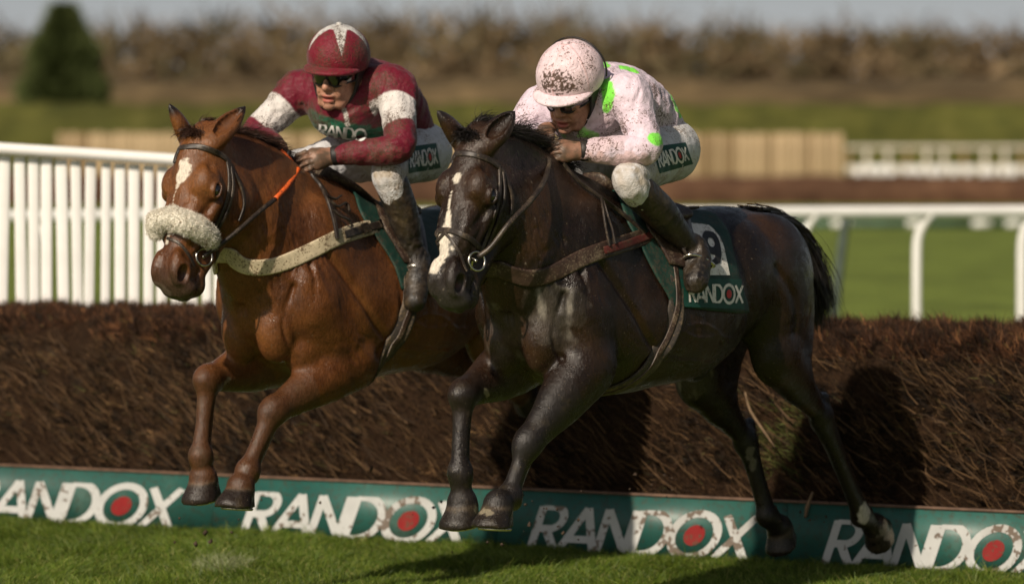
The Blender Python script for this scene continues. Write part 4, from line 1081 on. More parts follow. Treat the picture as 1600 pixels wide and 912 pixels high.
    q = (V-hc)@R.T/K; lip = (1-sstep(.75, 1.1, np.sqrt(((q[:, 0]-.092)/.022)**2+((q[:, 1])/.025)**2+((q[:, 2]+.078)/.016)**2)))*.8
    stub = (1-sstep(.7, 1.2, np.linalg.norm((q-[.07, 0, -.09])/[.05, .06, .045], axis=1)))*.22*(1-lip); mud = np.maximum(mud, stub)
    mesh_np('body', V, Q, M_skin, root, attrs=dict(mud=mud, lip=lip, crease=crease))
    # ---- shirt
    S = SDF(); S.tube(tor, tr, k=.03, lat=yl, wf=J.get('tw', 1.18), n=5)
    for s in (1, -1):
        b2 = el[s]*.5+wr[s]*.5; cuff = wr[s]+(el[s]-wr[s])*.14; m = (sh[s]+el[s])/2
        S.ell(sh[s], (.078, .070, .072), k=.05)
        S.tube([nb*.4+sh[s]*.6, sh[s], m+A3((0, s*.008, 0)), el[s], b2, cuff], [.082, .073, .060, .053, .047, .034], k=.035, n=4)
    S.cone(neck0-A3((.02, 0, .03)), (neck0*.55+H(-.035, 0, -.045)*.45), .078, .066, k=.03)
    S.cone(neck0, H(-.02, 0, -.03), .056, .060, k=.006, sub=True)
    V, Q = S.mesh(.0055); N = vnormals(V, Q)
    dT = nrm(tor[-1]-tor[0]); ds = np.zeros(len(V)); wt = np.full(len(V), 1e-3)
    t0 = 1-sstep(.10, .22, np.abs(V[:, 1])); ds += folds(V, N, nb, nrm(A3((.5, 0, -.8))), .009, 17, 3)*1.0; wt += 1
    amp = np.zeros(len(V))
    for s in (1, -1):
        da = polydist(V, [sh[s], el[s]]); m = np.exp(-(da/.085)**2); ds += m*(folds(V, N, sh[s], nrm(np.cross(el[s]-sh[s], [0, .3*s, 1])), .009, 17, 21+s)-ds*.5)
        db = polydist(V, [el[s], wr[s]]); m = np.exp(-(db/.07)**2); ds += m*(folds(V, N, el[s], nrm(np.cross(wr[s]-el[s], [.2, s, 0])), .0085, 20, 41+s)-ds*.6)
    V = V+N*ds[:, None]; V = smoothv(V, Q, 1, .4)
    V = V+N*((1-2*np.abs(fbm(V, 20, 77, 2)))*.0020)[:, None]; N = vnormals(V, Q)
    SFs = Surf(fr, V, Q); C = np.zeros((len(V), 3)); C[:] = J['col']
    def px(pts, w_, col, jit=.12, amt=1.0, seed=1, sc=30, noarm=False):
        nonlocal C
        m_ = near_px(fr, SFs, V, pts, w_, jit, seed, sc)*amt
        if noarm: m_ = m_*(polydist(V, [sh[1], el[1], wr[1]]) > .082)
        C = lerp(C, m_, col)
    if key == 'brown':
        for s, t0_, t1_ in ((1, .26, .70), (-1, .30, .86)):
            ax = el[s]-sh[s]; L = np.linalg.norm(ax); t = ((V-sh[s])@ax)/L**2+.03*np.sin(V[:, 0]*40); dd = np.linalg.norm(V-sh[s]-np.clip(t, 0, 1)[:, None]*ax, axis=1)
            wj = .02*fbm(V, 30, 4, 2)
            C = lerp(C, sstep(t0_-.012, t0_+.012, t+wj)*(1-sstep(t1_-.012, t1_+.012, t+wj))*(dd < .098)*(np.abs(V[:, 1]) > .105), (.60, .57, .55))
        px([(488, 190), (520, 203), (555, 209), (592, 208)], .050, (.012, .12, .065), .02, noarm=True)
        px([(538, 172), (541, 182), (543, 196)], .009, (.55, .52, .48), .1)
    else:
        g = (.20, .72, .07)
        for pts, w_ in (([(978, 105), (990, 109)], [.026, .024]), ([(946, 128), (951, 150), (947, 172)], [.018, .024, .014]), ([(912, 208), (928, 213)], [.024, .02]), ([(870, 192), (876, 203)], .028),
                        ([(1048, 148), (1062, 178)], [.014, .018]), ([(1024, 218), (1042, 212)], [.024, .026]), ([(938, 97), (944, 103)], .020), ([(905, 160), (912, 185)], .012)): px(pts, w_, g, .5, sc=38)
        px([(915, 180), (950, 215), (900, 222)], .06, (.55, .38, .36), .8, .35)
        px([(900, 250), (950, 252), (1000, 255)], .035, (.50, .28, .22), .8, .45)
    mesh_np('shirt', V, Q, M_silk if key == 'brown' else M_silk2, root, attrs=dict(cloth_colour=C))
    if key == 'brown':
        mp = quadmap((499, 211), (572, 221), (574, 203), (501, 194), SFs.cast)
        put_text('lettering', 'RANDO', mp, [M_jersey, M_jersey], root, t=.18, lift=.0024, dot=False)
    # ---- breeches
    S = SDF(); S.tube([hp+A3((.10, 0, .02)), hp, hp+A3((-.05, 0, -.01))], [.115, .122, .105], k=.03, lat=yl, wf=1.15)
    for s in (1, -1):
        c = kn[s]+(an[s]-kn[s])*.26; S.tube([hips[s]+A3((-.03, 0, -.01)), hips[s]*.72+kn[s]*.28, hips[s]*.35+kn[s]*.65, kn[s], c], [.112, .102, .076, .061, .053], k=.035, lat=yl, wf=.95, n=4)
    V, Q = S.mesh(.0055); N = vnormals(V, Q); ds = np.zeros(len(V))
    for s in (1, -1):
        d = polydist(V, [hips[s], kn[s]]); m = np.exp(-(d/.12)**2); ds += m*folds(V, N, hips[s], nrm(np.cross(kn[s]-hips[s], [0, s, .2])), .009, 19, 61+s)
    V = V+N*ds[:, None]; V = V+N*((1-2*np.abs(fbm(V, 20, 55, 2)))*.0018)[:, None]; V = smoothv(V, Q, 1, .3); SFb = Surf(fr, V, Q); C = np.zeros((len(V), 3)); C[:] = (.60, .60, .62); C0 = C
    for pp, wd in J['muddy']: C = lerp(C, near_px(fr, SFb, V, pp, wd, .6, 3, 40)*(.25+.35*sstep(-.6, .6, fbm(V, 45, 14, 3))), (.34, .27, .18))
    mesh_np('breeches', V, Q, M_breech, root, attrs=dict(cloth_colour=C))
    a, b, c, d = J['thigh']; mp = quadmap(a, b, c, d, SFb.cast); M_ = lambda u_, v_: mp(u_*1.14-.07, v_*1.7-.35)
    patch('thigh_panel', M_, 20, 10, .0012, M_green2, root); put_text('lettering', 'RANDOX', mp, [M_white, M_dotred], root, t=.20, lift=.0028, slant=.05)
    # ---- boots, foot in the iron
    for s in (1, -1):
        S = SDF(); k0 = kn[s]+(an[s]-kn[s])*.17+nrm(np.array([-.8, 0, -.5]))*.008; c1 = k0*.62+an[s]*.38; bk = nrm(np.cross(an[s]-k0, [0, 1, 0])); bk = bk if bk[0] < 0 else -bk
        S.tube([k0-(an[s]-kn[s])*.02, c1+bk*.006, k0*.3+an[s]*.7, an[s]], [.061, .058, .045, .037], k=.02, n=4)
        heel = an[s]+nrm(an[s]-kn[s])*.045-fd[s]*.035; toe = an[s]+nrm(an[s]-kn[s])*.05+fd[s]*.15
        S.tube([an[s], an[s]+nrm(an[s]-kn[s])*.03+fd[s]*.05, toe], [.044, .049, .038], k=.02, lat=nrm(np.cross(fd[s], an[s]-kn[s])), wf=1.1, n=4)
        S.cone(an[s], heel, .038, .030, k=.02); S.cone(heel+nrm(an[s]-kn[s])*.008, heel+nrm(an[s]-kn[s])*.024, .027, .026, k=.004)
        V, Q = S.mesh(.0055); N = vnormals(V, Q); dd = folds(V, N, an[s], nrm(np.cross(an[s]-kn[s], [.3, 1, 0])), .007, 24, 71+s); w_ = np.exp(-((V-an[s])@nrm(an[s]-kn[s])/.07)**2)*.9+.35
        V = V+N*(dd*w_)[:, None]; bo = mesh_np('boot', V, Q, M_boot, root)
        # stirrup iron and leather
        dn = nrm(an[s]-kn[s]); mid = toe*.55+heel*.45+dn*.028; sd2 = nrm(np.cross(fd[s], dn)); st = empty('stirrup', (0, 0, 0), 0); st.parent = root
        pts = [mid+sd2*.052*math.cos(a_)*1.0-dn*(.0+.105*max(0, math.sin(a_)))+dn*.004*min(0, math.sin(a_)) for a_ in np.linspace(0, 2*math.pi, 25)]
        tubem('stirrup_iron', pts, .0055, M_metal, st, n=1, closed=True)
        tp = mid-dn*.10; tubem('stirrup_leather', [tp, tp*.6+(kn[s]*.5+hips[s]*.5-yl*s*.05)*.4, hips[s]*.5+kn[s]*.5-yl*s*.04], .007, M_leather, st)
    # ---- helmet with cap cover and peak
    S = SDF(); hz = .055; S.ell(H(-.005, 0, hz), A3((.124, .108, .110))*K, R, k=.004)
    S.ell(H(-.012, 0, .035), A3((.112, .096, .100))*K, R, k=.004, sub=True)
    S.ell(H(-.005, 0, -.163), A3((.30, .30, .185))*K, R, k=.006, sub=True)
    V, Q = S.mesh(.0045); N = vnormals(V, Q); SFh = Surf(fr, V, Q); q = (V-H(-.005, 0, hz))@R.T; az = np.arctan2(q[:, 1], q[:, 0]); rr = np.hypot(q[:, 0], q[:, 1])
    seam = np.abs(((az/(math.pi/3)+.5) % 1)-.5)*(math.pi/3)*rr; outer = (N*(V-H(-.005, 0, hz))).sum(1) > 0
    V = V+N*(np.where(outer, np.exp(-(seam/.003)**2)*.0012-np.exp(-((seam-.006)/.004)**2)*.0006+fbm(V, 16, 9, 2)*.0012, 0))[:, None]
    C = np.zeros((len(V), 3)); C[:] = J['cap']; tz = q[:, 2]/(.112*K)
    if key == 'brown':
        th = np.arctan2(rr, q[:, 2]+.02); st = np.abs((((az-math.radians(28))/(math.pi/2.5)+.5) % 1)-.5)*2; C = lerp(C, 1-sstep(-.02, .02, th-(.38+.85*(1-st)**2.6)), (.55, .54, .52)); 
    else:
        C = lerp(C, np.exp(-(seam/.0022)**2)*.5, (.70, .36, .34))
        m = near_px(fr, SFh, V, [(852, 134), (862, 126), (874, 128), (888, 134)], [.024, .040, .036, .020], 1.3, 6, 150)*sstep(-.45, -.05, fbm(V, 190, 8, 2)); C = lerp(C, m*.95, (.055, .028, .013))
    he = mesh_np('helmet', V, Q, M_silk if key == 'brown' else M_silk2, root, attrs=dict(cloth_colour=C))
    S = SDF(); S.ell(H(.048, 0, .020), A3((.108, .100, .022))*K, R, k=.004); S.ell(H(.040, 0, -.002), A3((.125, .105, .026))*K, R, k=.004, sub=True)
    S.ell(H(-.02, 0, .03), A3((.118, .102, .140))*K, R, k=.004, sub=True)
    V, Q = S.mesh(.004); C = np.zeros((len(V), 3)); C[:] = J['cap']; mesh_np('peak', V, Q, M_silk if key == 'brown' else M_silk2, he, attrs=dict(cloth_colour=C))
    S = SDF(); S.ell(H(-.005, 0, hz+.112), A3((.012, .012, .007))*K, R); V, Q = S.mesh(.003); C = np.zeros((len(V), 3)); C[:] = J['cap'] if key != 'brown' else (.55, .54, .52)
    mesh_np('button', V, Q, M_silk if key == 'brown' else M_silk2, he, attrs=dict(cloth_colour=C))
    # ---- goggles: wrap-round lens, frame, band over the cap; chin strap
    go = empty('goggles', (0, 0, 0), 0); go.parent = root; VV = []; nu, nv = 30, 8
    ed = []
    for lay in (0, .0035):
        for i in range(nv+1):
            for j in range(nu+1):
                ph = math.radians(-78+156*j/nu); v = i/nv*2-1; ap = abs(math.sin(ph)); w_ = .024*(1-.30*ap**3); dip = -.010*math.exp(-((ap-.42)/.22)**2) if v < 0 else 0
                nose = .012*math.exp(-(ap/.12)**2)*(v < 0)*(-v)
                VV.append(H((.103+lay)*math.cos(ph)-.004*v*v, (.079+lay)*math.sin(ph), .000+v*w_+dip*(-v if v < 0 else 0)+nose))
    n0 = (nu+1)*(nv+1); i, j = np.meshgrid(np.arange(nv), np.arange(nu), indexing='ij'); k = (i*(nu+1)+j).ravel(); f1 = np.column_stack([k, k+1, k+nu+2, k+nu+1])+n0
    mesh_np('lens', np.array(VV), np.vstack([f1, f1[:, ::-1]-n0]), M_lens, go)
    G = np.array(VV)[n0:].reshape(nv+1, nu+1, 3); loop = list(G[0])+list(G[1:, -1])+list(G[-1, ::-1][1:])+list(G[::-1, 0][1:])
    tubem('goggle_frame', loop, .0038, M_rub, go, n=1, seg=6)
    for s in (1, -1):
        bp = []
        for ph in np.linspace(78, 176, 14): a_ = math.radians(ph); bp.append((H((.120)*math.cos(a_)-.005, s*.104*math.sin(a_), .012+.018*(ph-78)/98), R.T@A3((math.cos(a_), s*math.sin(a_), 0))))
        pass
    if key == 'dark':     # dark elastic running up over the cap behind the crown
        pts = []
        for a_ in np.linspace(-1.75, 1.75, 26): pts.append(H(-.052-.012*math.cos(a_), .1125*math.sin(a_)*.97, hz+.1095*math.cos(a_)*.94))
        tubem('goggle_band', pts, .0032, M_rub, go, n=1, seg=6)
    st = [H(.0, .088, .02), H(.012, .078, -.035), H(.020, .066, -.075), H(.035, .040, -.112), H(.045, 0, -.128), H(.035, -.040, -.112), H(.020, -.066, -.075), H(.012, -.078, -.035), H(.0, -.088, .02)]
    c_ = crom(st, 6); nn = c_-H(.0, 0, -.02); nn -= np.outer(nn@f, f); ribbon('chin_strap', c_, nn/np.linalg.norm(nn, axis=1, keepdims=True), np.interp(np.abs(np.linspace(-1, 1, len(c_))), [0, .6, .85, 1], [.020, .024, .046, .052]), .006, M_rub, root)
    # ---- cuffs
    for s in (1, -1):
        for q_, w2 in (((.30, .040), (.62, .010)) if key == 'brown' and s > 0 else ((.40, .038),)):
            ax = nrm(wr[s]-el[s]); c = wr[s]-ax*(q_*.12-.02); o = tubem('wristband', [c-ax*w2 if False else c-ax*.016, c-ax*.008, c+ax*.008, c+ax*.016], [.0335, .0365, .0365, .0335], M_rub, root, seg=20, n=3)
    return root
jockey('dark', 'jockey in mud-splashed pale pink silks with neon green patches crouching on the dark horse', dict(
    shL=(.03, .175, 1.825), shR=(.035, -.18, 1.79), elL=(.09, .275, 1.648), elR=(.19, -.25, 1.64), wrL=Wd(901, 236, .10), wrR=Wd(852, 205, -.06), haL=Wd(866, 236, .045), haR=Wd(838, 224, -.035),
    backL=(.2, .9, .35), backR=(.2, -.6, .8), hip=(-.315, 0, 1.655), knL=Wd(982, 282, .24), anL=Wd(1082, 388, .27), foot=(.70, .35, -.55), head=Wd(893, 140, .02), hang=(3, 28, -8),
    torso=[(-.35, 0, 1.67), (-.27, 0, 1.745), (-.13, 0, 1.80), (.0, 0, 1.795), (.06, 0, 1.76)], torr=[.128, .143, .148, .130, .10], col=(.68, .56, .65), cap=(.74, .58, .62),
    muddy=[([(965, 285), (985, 300), (1005, 285)], .045), ([(1010, 270), (1030, 285)], .05), ([(960, 262), (990, 250)], .03), ([(1040, 290), (1060, 275)], .04)],
    thigh=((1031, 262), (1077, 250), (1070, 230), (1024, 238))))
jockey('brown', 'jockey in maroon silks with white arm bands and maroon cap crouching on the chestnut horse', dict(
    shL=(-.20, .195, 1.875), shR=(-.12, -.19, 1.865), elL=(-.065, .31, 1.655), elR=(.02, -.29, 1.70), wrL=Wb(518, 244, .10), wrR=Wb(436, 232, -.06), haL=Wb(478, 252, .05), haR=Wb(428, 246, -.04),
    backL=(.2, .9, .35), backR=(.2, -.6, .8), hip=(-.475, 0, 1.65), knL=Wb(606, 270, .24), anL=Wb(650, 405, .27), foot=(.62, .30, -.68), head=Wb(528, 112, .04), hang=(14, 12, -6),
    torso=[(-.49, 0, 1.66), (-.42, 0, 1.75), (-.32, 0, 1.83), (-.20, 0, 1.845), (-.13, 0, 1.80)], torr=[.128, .145, .150, .135, .11], col=(.125, .0035, .017), cap=(.15, .0045, .017),
    muddy=[([(600, 280), (620, 282), (635, 272)], .045), ([(590, 262), (605, 266)], .03), ([(550, 262), (575, 262)], .03)],
    thigh=((641, 262), (684, 255), (680, 232), (640, 238))))
# whip in the maroon jockey's hand
e = FB.E('whip', 'short orange and black whip held in the maroon jockey\'s hands', 'whip')
tubem('handle', [FB.W(462, 262, .05), FB.W(446, 243, .03), FB.W(438, 236, .02)], .010, M_orange, e)
tubem('cap', [FB.W(448, 246, .03), FB.W(452, 236, .03)], .011, M_rub, e)
print('jockeys', time.time()-T0)
# ------------------------------------------------------------------ setting
def turf_material(name, a, b, c, sc, bump=.4):
    t = NT(name); n = t.noise(sc, 5, .6); m = t.noise(sc*.11, 3, .6, t.coord((1, .35, 1))); s_ = t.noise(.9, 2, .5, t.coord((.35, 1, 1)))
    k = t.ramp(n, [(.3, a), (.55, b), (.75, c)]); k = t.mix(1.0, k, t.ramp(m, [(.3, .75), (.7, 1.25)]), 'MULTIPLY'); k = t.mix(1.0, k, t.ramp(s_, [(.35, .88), (.65, 1.12)]), 'MULTIPLY')
    t.set(color=k, rough=.85, spec=.15); t.bump(n, bump, .05); return t.m
M_turf = turf_material('turf', (.075, .100, .018), (.135, .175, .030), (.20, .225, .048), 9)
gx = np.concatenate([np.linspace(-900, -8, 12), np.linspace(-7, 7, 40), np.linspace(8, 900, 12)]); gy = np.concatenate([np.linspace(-60, 10, 6), np.linspace(11, 34, 70), np.geomspace(36, 2500, 24)])
X, Y = np.meshgrid(gx, gy, indexing='ij'); Vg = np.column_stack([X.ravel(), Y.ravel(), np.zeros(X.size)])
near = np.exp(-((Vg[:, 1]-15)/4)**2)*(np.abs(Vg[:, 0]) < 8); Vg[:, 2] = fbm(Vg, .9, 3, 2)*.018*near
i, j = np.meshgrid(np.arange(len(gx)-1), np.arange(len(gy)-1), indexing='ij'); k = (i*len(gy)+j).ravel()
prop(mesh_np('ground', Vg, np.column_stack([k, k+len(gy), k+len(gy)+1, k+1]), M_turf), 'green turf of the racecourse', kind='structure')

# fence line
A0 = np.array([-2.30, 15.90, 0]); tdir = nrm([4.296, -2.13, 0]); ndir = np.array([tdir[1], -tdir[0], 0]); ndir = ndir if ndir[1] < 0 else -ndir
def FP(s, o, z): return A0+tdir*s+ndir*o+np.array([0, 0, z])     # s along, o toward the camera, z up
def fs(px, o=0.0):
    r = (px-CX)/F; B = A0+ndir*o; return (B[0]-r*B[1])/(r*tdir[1]-tdir[0])
S0, S1 = -4.0, 9.0
def prof(o_, s):        # height of the brush front face / top as a function of t 0..1 (front bottom -> top -> back)
    return o_
PF = crom(np.array([[-.03, .16], [-.02, .30], [-.04, .58], [-.09, .78], [-.19, .878], [-.45, .908], [-.80, .893], [-1.05, .82], [-1.12, .5], [-1.12, .0]]), 5)
ns = 220; ss = np.linspace(S0, S1, ns); V = np.zeros((ns, len(PF), 3))
for i in range(ns):
    for j in range(len(PF)): V[i, j] = FP(ss[i], PF[j, 0], PF[j, 1])
V = V.reshape(-1, 3); m = len(PF); i, j = np.meshgrid(np.arange(ns-1), np.arange(m-1), indexing='ij'); k = (i*m+j).ravel(); Qf = np.column_stack([k, k+m, k+m+1, k+1])
Nf = vnormals(V, Qf); 
if Nf[2] @ ndir < 0: Qf = Qf[:, ::-1]; Nf = -Nf
top = sstep(.55, .87, V[:, 2]); V = V+Nf*(fbm(V, 2.2, 4, 3)*.045+fbm(V, 12, 5, 2)*.026)[:, None]+np.array([0, 0, 1])*(top*(fbm(V*[1, 1, 0], 1.1, 9, 2)*.022))[:, None]
t = NT('brush_core'); nz = t.noise(55, 5, .7, t.coord((1, 1, 1)), .6); t.set(color=t.ramp(nz, [(.3, (.010, .006, .004)), (.7, (.045, .024, .012))]), rough=.95, spec=.1); t.bump(nz, .8, .03)
fence = empty('brushwood_fence', FP(2.5, -.5, 0), 0, 'big brown birch brush fence the horses are jumping, behind the green board', 'fence')
def child(o, p): o.parent = p; o.matrix_parent_inverse = Matrix.Translation(-Vector(p.location)); return o
child(mesh_np('core', V, Qf, t.m), fence)
t = NT('brush_twig'); c = t.attr('twig_colour').outputs['Color']; t.set(color=c, rough=.7, spec=.2); M_twig = t.m
# twigs: packed birch brush, combed over to the left towards the top
n = 270000; js = rng.random(n); PL = np.concatenate([[0], np.cumsum(np.linalg.norm(np.diff(PF, axis=0), axis=1))]); cut = np.interp(.80, PF[::-1, 1][:1], [0]) if False else 0
Lmax = PL[int(len(PL)*.80)]; wgt = rng.random(n); tt = Lmax*wgt**1.0; o_ = np.interp(tt, PL, PF[:, 0]); z_ = np.interp(tt, PL, PF[:, 1]); s_ = S0+.6+(S1-S0-1.2)*js
lo_, hi_ = fs(-120), fs(1720); s_ = np.where(rng.random(n) < .86, lo_+(hi_-lo_)*js, s_)
dT = np.gradient(PF, axis=0); no = np.interp(tt, PL, dT[:, 1]); nz_ = np.interp(tt, PL, -dT[:, 0]); nl = np.hypot(no, nz_); no, nz_ = no/nl, nz_/nl
base = A0+tdir*s_[:, None]+ndir*o_[:, None]+np.array([0, 0, 1])*z_[:, None]
cl = noise(base*[1, 1, .6], 7, 21)*.5+noise(base, 19, 22)*.5
comb = (-.75+.55*noise(base, 1.3, 23))[:, None]; upc = (.62+.25*noise(base, 2, 24))[:, None]
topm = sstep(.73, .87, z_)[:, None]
outn = ndir*no[:, None]+np.array([0, 0, 1])*nz_[:, None]
d = tdir*comb*(1-.6*topm)+np.array([0, 0, 1])*upc*(1-.4*topm)+outn*(.40+.30*cl[:, None]+.3*topm)+rng.normal(size=(n, 3))*(.38+.15*topm); d /= np.linalg.norm(d, axis=1, keepdims=True)
L = (.022+.045*rng.random(n)**1.5+.035*sstep(3.2, 5.5, s_)*rng.random(n))[:, None]; rdg = 1-2*np.abs(noise(base+tdir*z_[:, None]*.8, 9, 27)); base = base+outn*(.040*cl[:, None]+.022*rdg[:, None]-.012)
d2 = d+rng.normal(size=(n, 3))*.25-np.array([0, 0, .15]); P = np.stack([base, base+d*L*.5, base+d*L*.5+d2*L*.5], 1)
pal = np.array([(.014, .008, .0045), (.034, .018, .009), (.064, .034, .015), (.026, .017, .010), (.15, .088, .040), (.075, .070, .025)]); ci = rng.choice(6, n, p=[.36, .28, .15, .14, .05, .02])
warm = (.75+.5*(noise(base, 1.7, 31)*.5+.5))[:, None]; tc = pal[ci]*(.7+.6*rng.random((n, 1)))*warm*(np.clip(1.05+1.1*noise(base, 15, 61)+.8*noise(base, 34, 62), .25, 2.4))[:, None]
gm = ((np.abs(s_-fs(1218)) < .10) & (z_ < .62) & (rng.random(n) < .5)); tc[gm] = np.array([.085, .10, .025])*(.6+.8*rng.random((gm.sum(), 1)))
topc = (topm[:, 0] > .5); tc[topc] = tc[topc]*np.array([1.28, 1.02, .95])  # sunlit look of the fence top put into the twig colour, redder and brighter
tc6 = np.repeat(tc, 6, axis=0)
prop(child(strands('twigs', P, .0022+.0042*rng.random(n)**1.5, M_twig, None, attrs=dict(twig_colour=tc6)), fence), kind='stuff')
# longer loose stems lying over the face
n = 2600; s_ = lo_+(hi_-lo_)*rng.random(n); z_ = .18+.62*rng.random(n); base = A0+tdir*s_[:, None]+ndir*.015+np.array([0, 0, 1])*z_[:, None]; b_ = np.minimum(1, sstep(.55, .95, z_))[:, None]
base -= ndir*b_*.12; d = tdir*(-.62+.2*rng.normal(size=(n, 1)))+np.array([0, 0, 1])*(.62+.15*rng.normal(size=(n, 1)))+ndir*.10*rng.normal(size=(n, 1)); L = (.06+.14*rng.random(n))[:, None]
P = np.stack([base, base+d*L*.33+ndir*.012, base+d*L*.66+rng.normal(size=(n, 3))*.008+ndir*.018, base+d*L+rng.normal(size=(n, 3))*.015+ndir*.02-ndir*b_*.05], 1)
tc = np.array([(.085, .048, .022)])*(.35+1.1*rng.random((n, 1)))
prop(child(strands('loose_stems', P, .003+.003*rng.random(n), M_twig, None, attrs=dict(twig_colour=np.repeat(tc, 8, axis=0))), fence), kind='stuff')
M_stick = simple('bare_wood', (.20, .13, .075), .8, .35, 60, .5, .004)
for pts, r_ in (([(1164, 612), (1172, 640), (1190, 668), (1212, 700)], [.003, .0055, .005, .002]), ([(1258, 808), (1262, 790), (1270, 768)], [.006, .009, .004])):
    P = []; 
    for p in pts:
        s = fs(p[0], .07); b = FP(s, .07, 0); b[2] = EYE-(p[1]-HY)/F*b[1]; P.append(b)
    child(tubem('broken_branch', P, r_, M_stick, None), fence)

# advertising board ------------------------------------------------------
board = empty('advertising_board', FP(2.5, .05, 0), 0, 'long low teal board with white RANDOX lettering along the foot of the brush fence', 'board')
t = NT('board_teal'); n1 = t.noise(2.2, 4, .6); n2 = t.noise(45, 4, .65); n3 = t.noise(160, 2)
c = t.ramp(n1, [(.35, (.014, .072, .060)), (.58, (.024, .100, .082)), (.74, (.10, .17, .14))]); c = t.mix(t.ramp(n2, [(.50, 0.0), (.72, .7)]), c, (.05, .035, .02)); c = t.mix(t.ramp(n3, [(.66, 0.0), (.70, .8)]), c, (.06, .04, .025))
t.set(color=c, rough=.42, spec=.4); t.bump(n2, .15, .003)
def boxm(name, c0, ex, ey, ez, mat, parent=None):
    "box from corner c0 with edge vectors"
    c0, ex, ey, ez = (np.array(v, float) for v in (c0, ex, ey, ez)); V = np.array([c0+ex*a+ey*b+ez*c for a in (0, 1) for b in (0, 1) for c in (0, 1)])
    Q = np.array([[0, 1, 3, 2], [4, 6, 7, 5], [0, 4, 5, 1], [2, 3, 7, 6], [0, 2, 6, 4], [1, 5, 7, 3]]); return mesh_np(name, V, Q, mat, parent, smooth=False)
bs0, bs1 = S0+.3, S1-.3; e_ = [bs0]
edges = [fs(-900), fs(345), fs(788), fs(1240), fs(1720), fs(2300)]
for a, b in zip(edges[:-1], edges[1:]):
    a = max(a, bs0); b = min(b, bs1); child(boxm('panel', FP(a+.0015, .045, -.02), tdir*(b-a-.003), ndir*.022, (0, 0, .26), t.m), board)
child(boxm('top_trim', FP(bs0, .040, .2405), tdir*(bs1-bs0), ndir*.032, (0, 0, .010), simple('trim_brown', (.12, .07, .045), .7, .4, 20, .2), None), board)
M_bl = simple('board_letter_white', (.48, .49, .48), .5, .08, 12, .1, .002, mud=(.10, .062, .035), mudamt=.75, mudscale=26)
M_br = simple('board_dot_red', (.22, .010, .010), .5, .15, 12, .1, .002, mud=(.10, .05, .03), mudamt=.6, mudscale=60)
for a, b in ((-58, 270), (380, 722), (828, 1168), (1288, 1638), (1755, 2120)):
    sa, sb = fs(a, .07), fs(b, .07); mp = lambda u, v, sa=sa, sb=sb: (FP(sa+(sb-sa)*u, .0675, .002+.178*v), ndir)
    child(put_text('lettering', 'RANDOX', mp, [M_bl, M_br], None, t=.17, slant=.30, lift=.0012, sub=2), board)

# wing of pickets ----------------------------------------------------------
M_wp = simple('white_paint', (.76, .75, .72), .5, .06, 8, .1, .003)
wing = empty('picket_wing', PT(150, 600, 16.8)*[1, 1, 0], 0, 'white picket wing with a sloping top rail standing behind the fence on the left', 'fence')
wp = lambda px, py, d=16.8: PT(px, py, d)
child(tubem('top_rail', [wp(-260, 213), wp(-100, 224), wp(0, 232), wp(130, 240), wp(265, 249), wp(420, 258)], .0275, M_wp, None, seg=12), wing)
zb = EYE-(337-HY)/F*16.9
xs = [7, 30, 52, 72, 95, 118, 142, 166, 187, 209, 232, 254]; xs = [-15-22.4*i for i in range(9)][::-1]+xs+[254+22*i for i in range(1, 7)]
pk = None
for x in xs:
    ytop = 232+(x)*.064+11; tp = wp(x, ytop, 16.84); h_ = tp[2]-.06; w2 = .0250
    if pk is None:
        V = np.array([[-w2, 0, -1], [w2, 0, -1], [w2, 0, 0], [-w2, 0, 0], [-w2, .018, -1], [w2, .018, -1], [w2, .018, 0], [-w2, .018, 0], [-w2*.8, -.003, -1], [w2*.8, -.003, -1], [w2*.8, -.003, -.0], [-w2*.8, -.003, -.0]], float)
        Q = np.array([[8, 9, 10, 11], [5, 4, 7, 6], [0, 4, 5, 1], [3, 2, 6, 7], [1, 5, 6, 2], [0, 3, 7, 4], [0, 8, 11, 3], [9, 1, 2, 10]]); pk = mesh_np('picket', V, Q, M_wp, None, smooth=False); o = pk
    else: o = pk.copy(); COL.objects.link(o)
    o.location = tp; o.scale = (1+.06*rng.normal(), 1, h_); o.rotation_euler = (0, .012*rng.normal(), .1*rng.normal()); o.parent = wing; o.matrix_parent_inverse = Matrix.Translation(-Vector(wing.location))

# running rail ---------------------------------------------------------------
M_rail = simple('white_plastic', (.72, .72, .70), .4, .05, 5, .05, .002)
rd = lambda px: 24.7+(27.3-24.7)*px/1600
rail = empty('running_rail', PT(800, 600, 26)*[1, 1, 0], 0, 'long white plastic running rail on curved posts across the course behind the fence', 'rail')
rz = 1.215; q = [PT(px, HY, rd(px)) for px in (-900, 0, 800, 1600, 2600)]
child(tubem('rail', [(p[0], p[1], rz) for p in q], .046, M_rail, None, seg=14), rail)
for px in (935, 1262, 1442, 1606, 1770, 1934, 2100, 60, -110, -280):
    p = PT(px, HY, rd(px)); x, y = p[0], p[1]
    pts = [(x+.07, y, rz-.02), (x+.03, y+.03, rz-.07), (x-.01, y+.05, rz-.14), (x-.035, y+.06, rz-.24), (x-.04, y+.06, rz-.5), (x-.04, y+.06, -.05)]
    if 200 < px < 1000: continue
    child(tubem('post', pts, [.030, .036, .038, .038, .037, .036], M_rail, None, seg=12), rail)
M_post = simple('grey_green_post', (.055, .075, .062), .6, .2, 10, .1)  # one dark grey-green tone for both leaning posts
for px, px2, yy in ((1322, 1304, 34), (1262, 1248, 31)):
    a, b = PT(px, 335, yy), PT(px2, 480, yy); e = empty('marker_post', (b[0], b[1], 0), 0, 'dark slim leaning post behind the running rail, %s' % ('further right of the two' if px > 1300 else 'nearer the dark horse\'s tail'), 'post', 'dark posts behind the rail')
    dirp = nrm(b-a); foot = a+dirp*(a[2]/-dirp[2]); child(tubem('post', [a, (a+foot)/2, foot], [.045, .048, .05], M_post, None), e)

